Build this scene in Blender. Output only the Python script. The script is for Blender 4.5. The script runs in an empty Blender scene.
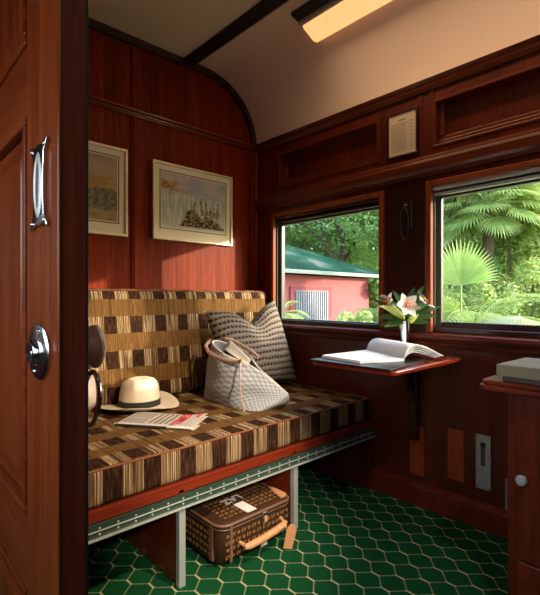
import bpy, bmesh, math, random
from mathutils import Vector, Matrix, noise
random.seed(7)
S = bpy.context.scene
COL = S.collection
PI = math.pi

# ---------------------------------------------------------------- materials
class NT:
    def __init__(s, name):
        s.m = bpy.data.materials.new(name); s.m.use_nodes = True
        s.t = s.m.node_tree; s.t.nodes.clear()
        s.out = s.n('ShaderNodeOutputMaterial')
    def n(s, ty, **kw):
        x = s.t.nodes.new(ty)
        for k, v in kw.items(): setattr(x, k, v)
        return x
    def put(s, sock, v):
        if v is None: return
        if hasattr(v, 'is_output') or isinstance(v, bpy.types.NodeSocket): s.t.links.new(v, sock)
        else:
            if hasattr(sock.default_value, '__len__') and isinstance(v, (tuple, list)) and len(v) == 3 and len(sock.default_value) == 4: v = (*v, 1)
            sock.default_value = v
    def math(s, op, a, b=None, c=None):
        x = s.n('ShaderNodeMath', operation=op)
        s.put(x.inputs[0], a)
        if b is not None: s.put(x.inputs[1], b)
        if c is not None: s.put(x.inputs[2], c)
        return x.outputs[0]
    def mix(s, f, a, b, mode='MIX'):
        x = s.n('ShaderNodeMix', data_type='RGBA', blend_type=mode)
        s.put(x.inputs[0], f); s.put(x.inputs[6], a); s.put(x.inputs[7], b)
        return x.outputs[2]
    def coord(s, which='Object'): return s.n('ShaderNodeTexCoord').outputs[which]
    def map(s, v, scale=(1, 1, 1), loc=(0, 0, 0)):
        x = s.n('ShaderNodeMapping'); s.put(x.inputs[0], v); x.inputs['Scale'].default_value = scale; x.inputs['Location'].default_value = loc
        return x.outputs[0]
    def noise(s, v, scale=1, detail=3, rough=.5, dist=0):
        x = s.n('ShaderNodeTexNoise'); s.put(x.inputs['Vector'], v)
        x.inputs['Scale'].default_value = scale; x.inputs['Detail'].default_value = detail
        x.inputs['Roughness'].default_value = rough; x.inputs['Distortion'].default_value = dist
        return x.outputs[0]
    def ramp(s, f, *stops):
        x = s.n('ShaderNodeValToRGB'); s.put(x.inputs[0], f); e = x.color_ramp.elements
        while len(e) < len(stops): e.new(.5)
        for k, (p, c) in enumerate(stops):
            e[k].position = p; e[k].color = (*c, 1) if len(c) == 3 else c
        return x.outputs[0]
    def sep(s, v):
        x = s.n('ShaderNodeSeparateXYZ'); s.put(x.inputs[0], v); return x.outputs
    def comb(s, a, b, c=0):
        x = s.n('ShaderNodeCombineXYZ'); s.put(x.inputs[0], a); s.put(x.inputs[1], b); s.put(x.inputs[2], c); return x.outputs[0]
    def bump(s, h, st=.2, d=.002):
        x = s.n('ShaderNodeBump'); s.put(x.inputs['Height'], h); x.inputs['Strength'].default_value = st; x.inputs['Distance'].default_value = d
        return x.outputs[0]
    def bsdf(s, col, rough=.5, metal=0, coat=0, coat_r=.08, normal=None, spec=.5, sheen=0, em=None, es=0, trans=0, sub=0):
        b = s.n('ShaderNodeBsdfPrincipled')
        s.put(b.inputs['Base Color'], col); s.put(b.inputs['Roughness'], rough); b.inputs['Metallic'].default_value = metal
        b.inputs['Coat Weight'].default_value = coat; b.inputs['Coat Roughness'].default_value = coat_r
        b.inputs['Specular IOR Level'].default_value = spec; b.inputs['Sheen Weight'].default_value = sheen
        b.inputs['Transmission Weight'].default_value = trans
        if em is not None: s.put(b.inputs['Emission Color'], em); b.inputs['Emission Strength'].default_value = es
        if normal is not None: s.put(b.inputs['Normal'], normal)
        s.t.links.new(b.outputs[0], s.out.inputs[0]); return s.m

def wood(name, a, b, axis='z', rough=.3, coat=.6, sc=1.0, spec=.5):
    t = NT(name); c = t.coord()
    long_, cross = 2.2*sc, 55*sc
    v = {'z': (cross, cross, long_), 'y': (cross, long_, cross), 'x': (long_, cross, cross)}[axis]
    g = t.noise(t.map(c, v), 1, 5, .6, .4)
    v2 = tuple(q*.12 for q in v)
    w = t.noise(t.map(c, v2), 1, 3, .5, .8)
    v3 = tuple(q*4 for q in v)
    pore = t.noise(t.map(c, v3), 1, 2, .5)
    f = t.math('ADD', t.math('MULTIPLY', g, .55), t.math('MULTIPLY', w, .45))
    mid = tuple((p+q)/2 for p, q in zip(a, b))
    col = t.ramp(f, (.32, a), (.5, mid), (.68, b))
    col = t.mix(t.math('MULTIPLY', t.math('LESS_THAN', pore, .4), .35), col, tuple(q*.45 for q in a))
    return t.bsdf(col, rough, coat=coat, coat_r=.12, normal=t.bump(g, .05, .001), spec=spec)

def plain(name, col, rough=.5, metal=0, var=.12, scale=30, bump=0, **kw):
    t = NT(name); g = t.noise(t.coord(), scale, 3)
    c = t.mix(g, tuple(q*(1-var) for q in col), tuple(min(1, q*(1+var)) for q in col))
    return t.bsdf(c, rough, metal, normal=t.bump(g, bump, .003) if bump else None, **kw)

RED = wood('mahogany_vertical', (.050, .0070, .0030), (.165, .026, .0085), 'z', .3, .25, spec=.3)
REDH = wood('mahogany_lengthwise', (.060, .010, .0038), (.170, .036, .011), 'y', .3, .3, spec=.3)
REDX = wood('mahogany_crosswise', (.075, .0085, .0035), (.200, .032, .009), 'x', .3, .25, spec=.3)
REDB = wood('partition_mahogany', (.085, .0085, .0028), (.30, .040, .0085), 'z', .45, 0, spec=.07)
CASE = wood('casing_mahogany', (.16, .030, .008), (.30, .065, .016), 'z', .5, .05, spec=.2)
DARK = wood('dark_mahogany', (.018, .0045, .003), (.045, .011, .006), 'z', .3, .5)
DOORW = wood('door_mahogany', (.10, .015, .0035), (.27, .056, .011), 'z', .45, .35, spec=.04)
DOORH = wood('door_mahogany_rail', (.09, .013, .0035), (.23, .045, .009), 'y', .45, .35, spec=.04)
DOOREDGE = wood('door_edge_mahogany', (.060, .010, .005), (.15, .028, .012), 'z', .5, .0, spec=.2)
RAILRED = wood('bright_mahogany', (.13, .014, .005), (.25, .034, .010), 'x', .3, .6)
INLAY = wood('inlay_veneer', (.26, .030, .008), (.42, .060, .014), 'z', .35, .4)
CHROME = plain('polished_nickel', (.62, .66, .70), .16, 1, .05)
ALU = plain('brushed_aluminium', (.58, .62, .61), .38, .55, .10, 60)
STEEL = plain('satin_steel_plate', (.50, .48, .44), .45, .6, .2, 50)
BLACK = plain('black_lacquer', (.012, .010, .010), .35)
GASKET = plain('black_rubber', (.006, .006, .006), .7)
BRASS = plain('aged_brass', (.55, .36, .14), .3, 1)
CEIL = plain('cream_ceiling_paint', (.80, .64, .52), .40, var=.03, scale=2)
LEATHER = plain('tan_leather', (.55, .27, .12), .5, bump=.2)
PALELEATHER = plain('pale_leather', (.50, .34, .27), .5)
PAPER = plain('white_paper', (.80, .79, .76), .6, var=.03)
NEWS = plain('newsprint', (.88, .84, .78), .7, var=.06)
INK = plain('black_ink', (.05, .05, .05), .7)
REDINK = plain('red_ink', (.70, .03, .03), .6)
STRAW = None

def mat_straw():
    t = NT('woven_straw'); c = t.coord()
    x = t.n('ShaderNodeTexWave', bands_direction='Z'); t.put(x.inputs[0], c); x.inputs['Scale'].default_value = 160
    y = t.noise(c, 260, 2)
    h = t.math('ADD', x.outputs['Fac'] if 'Fac' in x.outputs else x.outputs[1], y)
    col = t.ramp(y, (.3, (.72, .61, .47)), (.7, (.86, .76, .62)))
    return t.bsdf(col, .65, normal=t.bump(h, .15, .001))
STRAW = mat_straw()

def mat_fabric():
    t = NT('checked_woven_fabric'); uv = t.sep(t.coord('UV')); u, v = uv[0], uv[1]
    fu = t.math('FRACT', u); fv = t.math('FRACT', v)
    s1 = t.noise(t.comb(t.math('MULTIPLY', u, 34), t.math('MULTIPLY', v, .35)), 1, 2, .6)
    s2 = t.noise(t.comb(t.math('MULTIPLY', u, 44), t.math('MULTIPLY', v, 3.5)), 1, 2, .6)
    s3 = t.noise(t.comb(t.math('MULTIPLY', u, 18), t.math('MULTIPLY', v, 50)), 1, 2, .6)
    light = t.ramp(s1, (.42, (.035, .020, .012)), (.47, (.17, .10, .045)), (.52, (.07, .04, .02)), (.55, (.55, .40, .23)), (.60, (.14, .08, .04)), (.65, (.52, .39, .25)))
    dark = t.ramp(s2, (.40, (.012, .005, .003)), (.60, (.050, .022, .012)), (.72, (.13, .065, .032)))
    gold = t.mix(t.math('MULTIPLY_ADD', s2, 1.6, -.3), (.070, .033, .009), (.22, .118, .038))
    gold = t.mix(t.math('MULTIPLY', t.math('LESS_THAN', s1, .46), .75), gold, (.055, .028, .012))
    jit = t.math('MULTIPLY', t.math('SUBTRACT', s3, .5), .05)
    isdark = t.math('LESS_THAN', t.math('ADD', fu, jit), .47)
    row = t.math('LESS_THAN', t.math('ADD', fv, jit), .5)
    a = t.mix(isdark, light, dark)
    col = t.mix(row, gold, a)
    return t.bsdf(col, .9, normal=t.bump(s1, .25, .003), spec=.05)
FABRIC = mat_fabric()

def mat_pillow():
    t = NT('dashed_woven_pillow'); uv = t.sep(t.coord('UV'))
    w = t.noise(t.coord('UV'), 9, 2)
    v = t.math('ADD', t.math('MULTIPLY', uv[1], 14), t.math('MULTIPLY', w, .5)); u = t.math('MULTIPLY', uv[0], 21)
    fv = t.math('FRACT', v); row = t.math('FLOOR', v)
    fu = t.math('FRACT', t.math('ADD', u, t.math('MULTIPLY', row, .35)))
    d = t.math('MULTIPLY', t.math('LESS_THAN', fu, .72), t.math('LESS_THAN', t.math('ABSOLUTE', t.math('SUBTRACT', fv, .5)), .17))
    line = t.math('LESS_THAN', t.math('ABSOLUTE', t.math('SUBTRACT', fv, .02)), .10)
    n = t.noise(t.coord('UV'), 120, 2)
    base = t.mix(n, (.075, .060, .048), (.22, .18, .15))
    base = t.mix(t.math('MULTIPLY', line, .6), base, (.30, .26, .22))
    col = t.mix(d, base, (.020, .014, .012))
    return t.bsdf(col, .9, normal=t.bump(t.math('SUBTRACT', n, d), .5, .004), spec=.15)
PILLOW = mat_pillow()

def mat_checker(name, a, b, k):
    t = NT(name); c = t.n('ShaderNodeTexChecker'); t.put(c.inputs[0], t.coord('UV')); c.inputs['Scale'].default_value = k
    c.inputs[1].default_value = (*a, 1); c.inputs[2].default_value = (*b, 1)
    n = t.noise(t.coord('UV'), 200, 1)
    return t.bsdf(t.mix(t.math('MULTIPLY', n, .4), c.outputs[0], (.45, .45, .45)), .45, spec=.4)
TOTE = mat_checker('pale_checked_canvas', (.50, .545, .60), (.22, .27, .37), 1.0)

def mat_carpet():
    t = NT('green_trellis_carpet'); c = t.sep(t.coord('Object'))
    P, Q = .0915, .134
    # hexagon lattice: distance to the cell edges = d2 - d1 of nearest lattice points
    def cell(ox, oy):
        x = t.math('SUBTRACT', t.math('FRACT', t.math('ADD', t.math('DIVIDE', c[0], P), ox)), .5)
        y = t.math('SUBTRACT', t.math('FRACT', t.math('ADD', t.math('DIVIDE', c[1], Q), oy)), .5)
        ax = t.math('MULTIPLY', t.math('ABSOLUTE', x), P); ay = t.math('MULTIPLY', t.math('ABSOLUTE', y), Q)
        # hexagon norm: half width P/2 in x, slanted edges through (0,.053),(P/2,.014)
        h1 = t.math('DIVIDE', ax, P/2)
        h2 = t.math('DIVIDE', t.math('ADD', ay, t.math('MULTIPLY', ax, .039/(P/2))), .053)
        return t.math('MAXIMUM', h1, h2), x, y
    # short upright edges sit at x = 1.2075, y = 1.133 (mod P, Q); cell centres half a period aside
    a0 = .5-((1.2075+P/2)/P) % 1; b0 = .5-(1.133/Q) % 1
    ha, xa, ya = cell(a0, b0)
    hb, xb, yb = cell(a0+.5, b0+.5)
    d = t.math('MINIMUM', ha, hb)
    saw = t.math('MULTIPLY', t.math('SINE', t.math('MULTIPLY', t.math('ADD', c[0], t.math('MULTIPLY', c[1], .6)), 900)), .02)
    edge = t.math('GREATER_THAN', t.math('ADD', d, saw), .945)
    # upright short edges are bolder
    hx = t.math('MINIMUM', t.math('ABSOLUTE', xa), 9)
    up = t.math('GREATER_THAN', t.math('MULTIPLY', t.math('ABSOLUTE', xa), 2), .925)
    near = t.math('LESS_THAN', t.math('ABSOLUTE', ya), .135)
    up2 = t.math('GREATER_THAN', t.math('MULTIPLY', t.math('ABSOLUTE', xb), 2), .925)
    near2 = t.math('LESS_THAN', t.math('ABSOLUTE', yb), .135)
    bold = t.math('MAXIMUM', t.math('MULTIPLY', up, near), t.math('MULTIPLY', up2, near2))
    n = t.noise(t.coord('Object'), 420, 2); n2 = t.noise(t.coord('Object'), 6, 2)
    green = t.mix(n, (.002, .036, .010), (.007, .095, .028))
    green = t.mix(t.math('MULTIPLY', n2, .35), green, (.004, .045, .016))
    col = t.mix(t.math('MULTIPLY', edge, .7), green, (.26, .28, .16))
    col = t.mix(bold, col, (.42, .37, .21))
    return t.bsdf(col, .95, normal=t.bump(n, .5, .004), spec=.1)
CARPET = mat_carpet()

def mat_glass():
    t = NT('window_glass'); lw = t.n('ShaderNodeLayerWeight'); lw.inputs[0].default_value = .5; f = t.n('ShaderNodeMath', operation='MULTIPLY_ADD'); t.put(f.inputs[0], t.math('POWER', lw.outputs['Facing'], 4)); f.inputs[1].default_value = .5; f.inputs[2].default_value = .02
    a = t.n('ShaderNodeBsdfTransparent'); a.inputs[0].default_value = (.97, .99, .98, 1)
    g = t.n('ShaderNodeBsdfGlossy'); g.inputs['Roughness'].default_value = .02
    m = t.n('ShaderNodeMixShader'); t.t.links.new(f.outputs[0], m.inputs[0]); t.t.links.new(a.outputs[0], m.inputs[1]); t.t.links.new(g.outputs[0], m.inputs[2])
    t.t.links.new(m.outputs[0], t.out.inputs[0]); return t.m
GLASS = mat_glass()

def mat_emit(name, col, st):
    t = NT(name); e = t.n('ShaderNodeEmission'); n = t.noise(t.coord(), 5, 2)
    t.put(e.inputs[0], t.mix(n, tuple(q*.92 for q in col), col)); e.inputs[1].default_value = st
    t.t.links.new(e.outputs[0], t.out.inputs[0]); return t.m

def mat_leaf(name, a, b, tr=.4):
    t = NT(name); g = t.n('ShaderNodeNewGeometry'); n = t.noise(t.coord(), 1.2, 2)
    f = t.math('ADD', t.math('MULTIPLY', g.outputs['Random Per Island'], .6), t.math('MULTIPLY', n, .4))
    c = t.mix(f, a, b)
    d = t.n('ShaderNodeBsdfDiffuse'); t.put(d.inputs[0], c)
    l = t.n('ShaderNodeBsdfTranslucent'); t.put(l.inputs[0], c)
    gl = t.n('ShaderNodeBsdfGlossy'); gl.inputs['Roughness'].default_value = .4
    m = t.n('ShaderNodeMixShader'); m.inputs[0].default_value = tr
    t.t.links.new(d.outputs[0], m.inputs[1]); t.t.links.new(l.outputs[0], m.inputs[2])
    m2 = t.n('ShaderNodeMixShader'); m2.inputs[0].default_value = .05
    t.t.links.new(m.outputs[0], m2.inputs[1]); t.t.links.new(gl.outputs[0], m2.inputs[2])
    t.t.links.new(m2.outputs[0], t.out.inputs[0]); return t.m

def mat_attr(name, rough=.5, coat=0):
    t = NT(name); a = t.n('ShaderNodeVertexColor', layer_name='Col')
    n = t.noise(t.coord(), 150, 3)
    hsv = t.n('ShaderNodeBrightContrast'); t.put(hsv.inputs[0], a.outputs[0]); hsv.inputs[1].default_value = .06; hsv.inputs[2].default_value = .25
    c = t.mix(.25, hsv.outputs[0], t.mix(n, (0, 0, 0), (1, 1, 1)), 'SOFT_LIGHT')
    return t.bsdf(c, rough, coat=coat, coat_r=.05)

# ---------------------------------------------------------------- geometry helpers
def B(): return bmesh.new()
def box(bm, x0, x1, y0, y1, z0, z1, bev=0, seg=2):
    r = bmesh.ops.create_cube(bm, size=1)
    vs = r['verts']
    for v in vs:
        v.co = Vector((x0+(v.co.x+.5)*(x1-x0), y0+(v.co.y+.5)*(y1-y0), z0+(v.co.z+.5)*(z1-z0)))
    if bev:
        es = list({e for v in vs for e in v.link_edges})
        bmesh.ops.bevel(bm, geom=es, offset=bev, segments=seg, affect='EDGES', profile=.5)
    return bm
def prism(bm, pts, axis, a, b, bev=0):
    """polygon pts in the two other axes, extruded along axis from a to b"""
    def mk(p, q):
        return {'x': (q, p[0], p[1]), 'y': (p[0], q, p[1]), 'z': (p[0], p[1], q)}[axis]
    v0 = [bm.verts.new(mk(p, a)) for p in pts]; v1 = [bm.verts.new(mk(p, b)) for p in pts]
    n = len(pts)
    fs = [bm.faces.new(v0[::-1]), bm.faces.new(v1)]
    for i in range(n): fs.append(bm.faces.new((v0[i], v0[(i+1) % n], v1[(i+1) % n], v1[i])))
    bmesh.ops.recalc_face_normals(bm, faces=fs)
    if bev:
        es = list({e for f in fs for e in f.edges})
        bmesh.ops.bevel(bm, geom=es, offset=bev, segments=2, affect='EDGES', profile=.5)
    return bm
def tube(bm, pts, r, n=10, closed=False):
    pts = [Vector(p) for p in pts]; m = len(pts); rings = []
    rs = r if isinstance(r, (list, tuple)) else [r]*m
    prev = None
    for i, p in enumerate(pts):
        if closed: d = pts[(i+1) % m]-pts[i-1]
        else: d = pts[min(i+1, m-1)]-pts[max(i-1, 0)]
        d.normalize()
        if prev is None:
            a = d.orthogonal().normalized()
        else:
            a = (prev-d*prev.dot(d)).normalized()
        prev = a; b = d.cross(a)
        rings.append([bm.verts.new(p+(a*math.cos(2*PI*k/n)+b*math.sin(2*PI*k/n))*rs[i]) for k in range(n)])
    fs = []
    for i in range(m if closed else m-1):
        A, C = rings[i], rings[(i+1) % m]
        for k in range(n): fs.append(bm.faces.new((A[k], A[(k+1) % n], C[(k+1) % n], C[k])))
    if not closed: fs += [bm.faces.new(rings[0][::-1]), bm.faces.new(rings[-1])]
    bmesh.ops.recalc_face_normals(bm, faces=fs)
    return bm
def lathe(bm, prof, origin, axis=(0, 0, 1), n=32, sx=1, sy=1, fn=None):
    o = Vector(origin); ax = Vector(axis).normalized()
    q = Vector((0, 0, 1)).rotation_difference(ax).to_matrix()
    rings = []
    for r, z in prof:
        if r < 1e-6: rings.append([bm.verts.new(o+q @ Vector((0, 0, z)))]); continue
        ring = []
        for k in range(n):
            t = 2*PI*k/n; p = Vector((r*sx*math.cos(t), r*sy*math.sin(t), z))
            if fn: p = fn(p, t, r)
            ring.append(bm.verts.new(o+q @ p))
        rings.append(ring)
    fs = []
    for A, C in zip(rings, rings[1:]):
        for k in range(n):
            k2 = (k+1) % n
            if len(A) == 1 and len(C) == 1: continue
            if len(A) == 1: fs.append(bm.faces.new((A[0], C[k], C[k2])))
            elif len(C) == 1: fs.append(bm.faces.new((A[k], A[k2], C[0])))
            else: fs.append(bm.faces.new((A[k], A[k2], C[k2], C[k])))
    bmesh.ops.recalc_face_normals(bm, faces=fs)
    return bm
def grid(bm, f, nu, nv, uv=True, closed_u=False):
    """surface from f(u,v) -> (x,y,z), u,v in 0..1, with uvs"""
    lay = bm.loops.layers.uv.verify()
    V = [[bm.verts.new(f(i/nu, j/nv)) for j in range(nv+1)] for i in range(nu if closed_u else nu+1)]
    m = len(V)
    for i in range(nu):
        for j in range(nv):
            i2 = (i+1) % m if closed_u else i+1
            fc = bm.faces.new((V[i][j], V[i2][j], V[i2][j+1], V[i][j+1]))
            for l, (a, b) in zip(fc.loops, ((i, j), (i+1, j), (i+1, j+1), (i, j+1))): l[lay].uv = (a/nu, b/nv)
    return V
def textm(bm, s, size, M, extrude=.0004, bold=.018):
    c = bpy.data.curves.new('t', 'FONT'); c.body = s; c.size = size; c.extrude = extrude; c.offset = size*bold; c.align_x = 'CENTER'; c.align_y = 'CENTER'
    o = bpy.data.objects.new('t', c); COL.objects.link(o)
    dg = bpy.context.evaluated_depsgraph_get(); me = bpy.data.meshes.new_from_object(o.evaluated_get(dg))
    me.transform(M); bm.from_mesh(me)
    bpy.data.objects.remove(o); bpy.data.curves.remove(c); bpy.data.meshes.remove(me)

def rootloc(p):
    while p.parent: p = p.parent
    return p.location.copy()
def obj(name, bm, mat, parent=None, smooth=False, flat_angle=None, mods=()):
    me = bpy.data.meshes.new(name)
    if parent is not None: bmesh.ops.translate(bm, verts=bm.verts, vec=-rootloc(parent))
    bm.to_mesh(me); bm.free()
    me.materials.append(mat)
    if smooth:
        me.polygons.foreach_set('use_smooth', [True]*len(me.polygons))
        me.set_sharp_from_angle(angle=math.radians(flat_angle or 40))
    o = bpy.data.objects.new(name, me); COL.objects.link(o)
    if parent is not None: o.parent = parent
    return o
def tag(o, label, cat, group=None):
    o['label'] = label; o['category'] = cat
    if group: o['group'] = group
    return o
def thing(name, label, cat, loc, group=None):
    o = bpy.data.objects.new(name, None); COL.objects.link(o); o.location = loc; o.empty_display_size = .1
    return tag(o, label, cat, group)
def struct(name, bm=None, mat=None, loc=None, **k):
    if bm is None:
        o = bpy.data.objects.new(name, None); COL.objects.link(o); o.location = loc or (0, 0, 0)
    else: o = obj(name, bm, mat, **k)
    o['kind'] = 'structure'; return o

# ================================================================ THE SHELL
WX, WY = 1.88, 2.17
# floor
bm = B(); box(bm, -.80, 1.97, -.40, 2.22, -.04, 0); struct('floor', bm, CARPET)
# ceiling with the cove
cove = [(1.48+.40*math.sin(a), 1.93+.372*math.cos(a)) for a in [i*PI/2/14 for i in range(15)]]
prof = [(-.80, 2.302), (.26, 2.302), (1.0, 2.302)]+cove
outer = [(x+.05 if x > 1.7 else x, z+.05) for x, z in prof]
bm = B(); prism(bm, prof+outer[::-1], 'y', -.40, 2.22); struct('ceiling', bm, CEIL, smooth=True, flat_angle=30)
# back wall (behind the bench)
bm = B(); prism(bm, [(.26, 0), (1.90, 0)]+[(x, z+.01) for x, z in cove[::-1]]+[(.26, 2.31)], 'y', WY, WY+.03)
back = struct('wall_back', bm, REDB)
# trims of the back wall
bm = B()
tr_o = [(.30, 2.302)]+cove; tr_i = [(.30, 2.262)]+[(1.48+.365*math.sin(a), 1.93+.332*math.cos(a)) for a in [i*PI/2/14 for i in range(15)]]
prism(bm, tr_o+tr_i[::-1], 'y', WY-.022, WY-.001); struct('trim_1', bm, DARK)
bm = B()
for z0, z1, d in ((1.895, 1.935, .012), (1.902, 1.912, .022), (1.918, 1.931, .026)): box(bm, .30, 1.875, WY-d, WY-.0005, z0, z1, .003)
struct('trim_2', bm, RAILRED)
bm = B(); box(bm, 1.030, 1.062, WY-.010, WY-.0005, .30, 1.894, .003); box(bm, 1.040, 1.052, WY-.016, WY-.009, .30, 1.894, .003)
box(bm, 1.034, 1.056, WY-.010, WY-.0005, 1.936, 2.262, .003)
struct('trim_3', bm, REDB)
bm = B(); box(bm, 1.835, 1.879, WY-.014, WY-.0005, .01, 1.894, .004); box(bm, 1.858, 1.879, WY-.035, WY-.014, .01, 1.894, .008)
struct('trim_4', bm, REDB)
# window wall
bm = B()
W1 = (1.22, 1.987); W2 = (.19, .96); OZ0, OZ1 = .795, 1.455
Y0, Y1 = -.03, 2.20
T = 1.96
for y0, y1 in ((Y0, W2[0]), (W2[1], W1[0]), (W1[1], Y1)): box(bm, WX, T, y0, y1, OZ0, OZ1)
box(bm, WX, T, Y0, Y1, -.04, OZ0)
box(bm, WX, T, Y0, Y1, OZ1, 1.60)
box(bm, WX+.055, T, Y0, Y1, 1.60, 1.95)
PA = (1.243, 1.933); PB = (.17, .937)
for y0, y1 in ((Y0, PB[0]), (PB[1], PA[0]), (PA[1], Y1)): box(bm, WX, WX+.055, y0, y1, 1.632, 1.822)
box(bm, WX, WX+.055, Y0, Y1, 1.822, 1.945); box(bm, WX, WX+.055, Y0, Y1, 1.60, 1.632)
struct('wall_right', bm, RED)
# inner bevelled frames of the upper panels
bm = B()
for y0, y1 in (PA, PB):
    z0, z1 = 1.632, 1.822
    box(bm, WX+.020, WX+.0545, y0+.001, y1-.001, z0+.001, z0+.024, .004); box(bm, WX+.034, WX+.0545, y0+.001, y1-.001, z0+.024, z0+.044, .004)
    box(bm, WX+.030, WX+.0545, y1-.022, y1-.001, z0+.045, z1-.001, .004); box(bm, WX+.030, WX+.0545, y0+.001, y0+.022, z0+.045, z1-.001, .004)
    for a0, a1, c0, c1 in ((y0-.012, y1+.012, z0-.012, z0), (y0-.012, y1+.012, z1, z1+.012), (y0-.012, y0, z0, z1), (y1, y1+.012, z0, z1)): box(bm, WX-.005, WX-.0005, a0, a1, c0, c1, .002)
struct('trim_5', bm, REDH)
# cornice and the two bands above the windows
bm = B()
prism(bm, [(WX-.001, 1.882), (WX-.012, 1.882), (WX-.022, 1.896), (WX-.026, 1.905), (WX-.014, 1.912), (WX-.030, 1.930), (WX-.001, 1.932)], 'y', .001, WY-.036); struct('trim_6', bm, REDX and REDH)
bm = B()
prism(bm, [(WX-.001, 1.500), (WX-.012, 1.500), (WX-.014, 1.515), (WX-.026, 1.528), (WX-.028, 1.560), (WX-.020, 1.572), (WX-.020, 1.580), (WX-.010, 1.592), (WX-.001, 1.594)], 'y', .001, WY-.036, .0015)
struct('trim_7', bm, REDH)
# stiles of the upper part
bm = B()
for y in (.955, 1.008, 1.190, 1.222): box(bm, WX-.006, WX-.0005, y-.006, y+.006, 1.596, 1.88, .002)
struct('trim_8', bm, RED)
# sill ledge under both windows
bm = B()
prism(bm, [(WX-.001, .728), (WX-.010, .728), (WX-.018, .742), (WX-.012, .752), (WX-.030, .764), (WX-.036, .776), (WX-.034, .790), (WX-.001, .793)], 'y', .001, WY-.036, .0015)
struct('trim_9', bm, REDH)
# inlays
bm = B()
for y0, y1, z0, z1 in ((.992, 1.062, .135, .36), (.812, .882, .165, .385)): box(bm, WX-.004, WX-.0005, y0, y1, z0, z1, .001)
struct('trim_10', bm, INLAY)
# baseboard
bm = B(); prism(bm, [(WX-.001, .001), (WX-.020, .001), (WX-.020, .070), (WX-.016, .076), (WX-.020, .082), (WX-.012, .098), (WX-.006, .108), (WX-.001, .110)], 'y', .001, WY-.002)
struct('baseboard_right', bm, REDX)
bm = B(); box(bm, .33, 1.83, WY-.018, WY-.001, .001, .11, .003); struct('baseboard_back', bm, REDX)
# near wall and corridor side
bm = B(); box(bm, .262, 1.88, -.03, 0, 0, 2.31); struct('wall_front', bm, RED)
bm = B(); box(bm, .315, .345, .96, 2.20, 0, 2.31); box(bm, .18, .34, -.03, .96, 1.98, 2.31); box(bm, .262, .315, -.40, 0, 0, 2.31)
struct('wall_left', bm, RED)
# corridor outer wall with a long window opening
bm = B(); box(bm, -.80, -.75, -.40, 2.22, 0, .80); box(bm, -.80, -.75, -.40, 2.22, 1.55, 2.31)
for y in (-.40, .5, 1.4, 2.12): box(bm, -.80, -.75, y, y+.10, .80, 1.55)
struct('wall_corridor', bm, RED)
bm = B(); box(bm, -.80, .262, -.43, -.40, 0, 2.31); box(bm, -.80, 1.9, 2.22, 2.25, 0, 2.31); struct('wall_corridor_end', bm, RED)

# ---------------------------------------------------------------- windows
def window(k, y0, y1, gz0):
    w = struct('window_%d' % k, loc=(1.93, (y0+y1)/2, OZ0))
    # casing standing proud of the wall
    bm = B(); c = .020; p = WX-.014
    box(bm, p, WX+.012, y0-c, y0+.006, OZ0, OZ1+c, .005); box(bm, p, WX+.012, y1-.006, y1+c, OZ0, OZ1+c, .005)
    box(bm, p, WX+.012, y0+.006, y1-.006, OZ1-.006, OZ1+c, .005)
    obj('window_casing', bm, CASE, w)
    bm = B(); x0, x1 = 1.925, 1.955; s = .022
    box(bm, x0, x1, y0+.001, y0+s, OZ0+.001, OZ1-.001, .003); box(bm, x0, x1, y1-s, y1-.001, OZ0+.001, OZ1-.001, .003)
    box(bm, x0, x1, y0+s, y1-s, OZ0+.001, gz0, .003); box(bm, x0, x1, y0+s, y1-s, 1.402, OZ1-.001, .003)
    box(bm, 1.90, 1.925, y0+.001, y1-.001, OZ0+.001, OZ0+.022, .003)
    obj('sash_frame', bm, BLACK if k == 1 else DARK, w)
    bm = B(); box(bm, 1.938, 1.942, y0+s-.001, y1-s+.001, gz0-.001, 1.403); obj('window_pane', bm, GLASS, w)
    bm = B(); box(bm, 1.885, 1.915, y0+.003, y1-.003, 1.432, 1.453, .006); box(bm, 1.896, 1.918, y0+.003, y1-.003, 1.410, 1.424, .003)
    obj('blind_rail', bm, ALU if k == 2 else DARK, w)
    bm = B(); box(bm, 1.917, 1.9245, y1-.030, y1-.001, OZ0+.022, 1.409, .002); box(bm, 1.898, 1.905, y1-.010, y1-.001, OZ0+.022, 1.43, .002)
    obj('blind_track', bm, plain('dull_green_track', (.07, .085, .065), .7), w)
window(1, *W1, .823); window(2, *W2, .843)

# ---------------------------------------------------------------- ceiling beam, lamp
bm = B(); prism(bm, [(1.335, 2.301), (1.335, 2.288), (1.350, 2.276), (1.395, 2.276), (1.412, 2.286), (1.412, 2.301)], 'y', -.39, WY-.023, .0015)
struct('trim_11', bm, BLACK)
lamp = thing('ceiling_lamp', 'long ceiling lamp with a glowing amber glass cover on a black base', 'lamp', (1.57, .78, 2.26))
bm = B(); prism(bm, [(1.492, 2.301), (1.492, 2.286), (1.530, 2.278), (1.640, 2.250), (1.640, 2.262), (1.56, 2.288)], 'y', .09, 1.462, .002)
obj('lamp_base', bm, BLACK, lamp)
t = NT('amber_lamp_glass')
cc = t.sep(t.coord('Object'))
gl = t.math('MULTIPLY', t.math('SINE', t.math('MULTIPLY', t.math('ADD', cc[1], .5), 3.1)), .35)
ecol = t.mix(t.noise(t.map(t.coord(), (1, 5, 1)), 6, 2), (1, .40, .12), (1, .58, .25))
LAMPG = t.bsdf((.8, .6, .4), .25, em=ecol, es=1.15)
bm = B(); prism(bm, [(1.560, 2.285), (1.556, 2.270), (1.570, 2.250), (1.640, 2.219), (1.668, 2.222), (1.680, 2.236), (1.676, 2.248)], 'y', .10, 1.452, .004)
obj('lamp_cover', bm, LAMPG, lamp)
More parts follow.
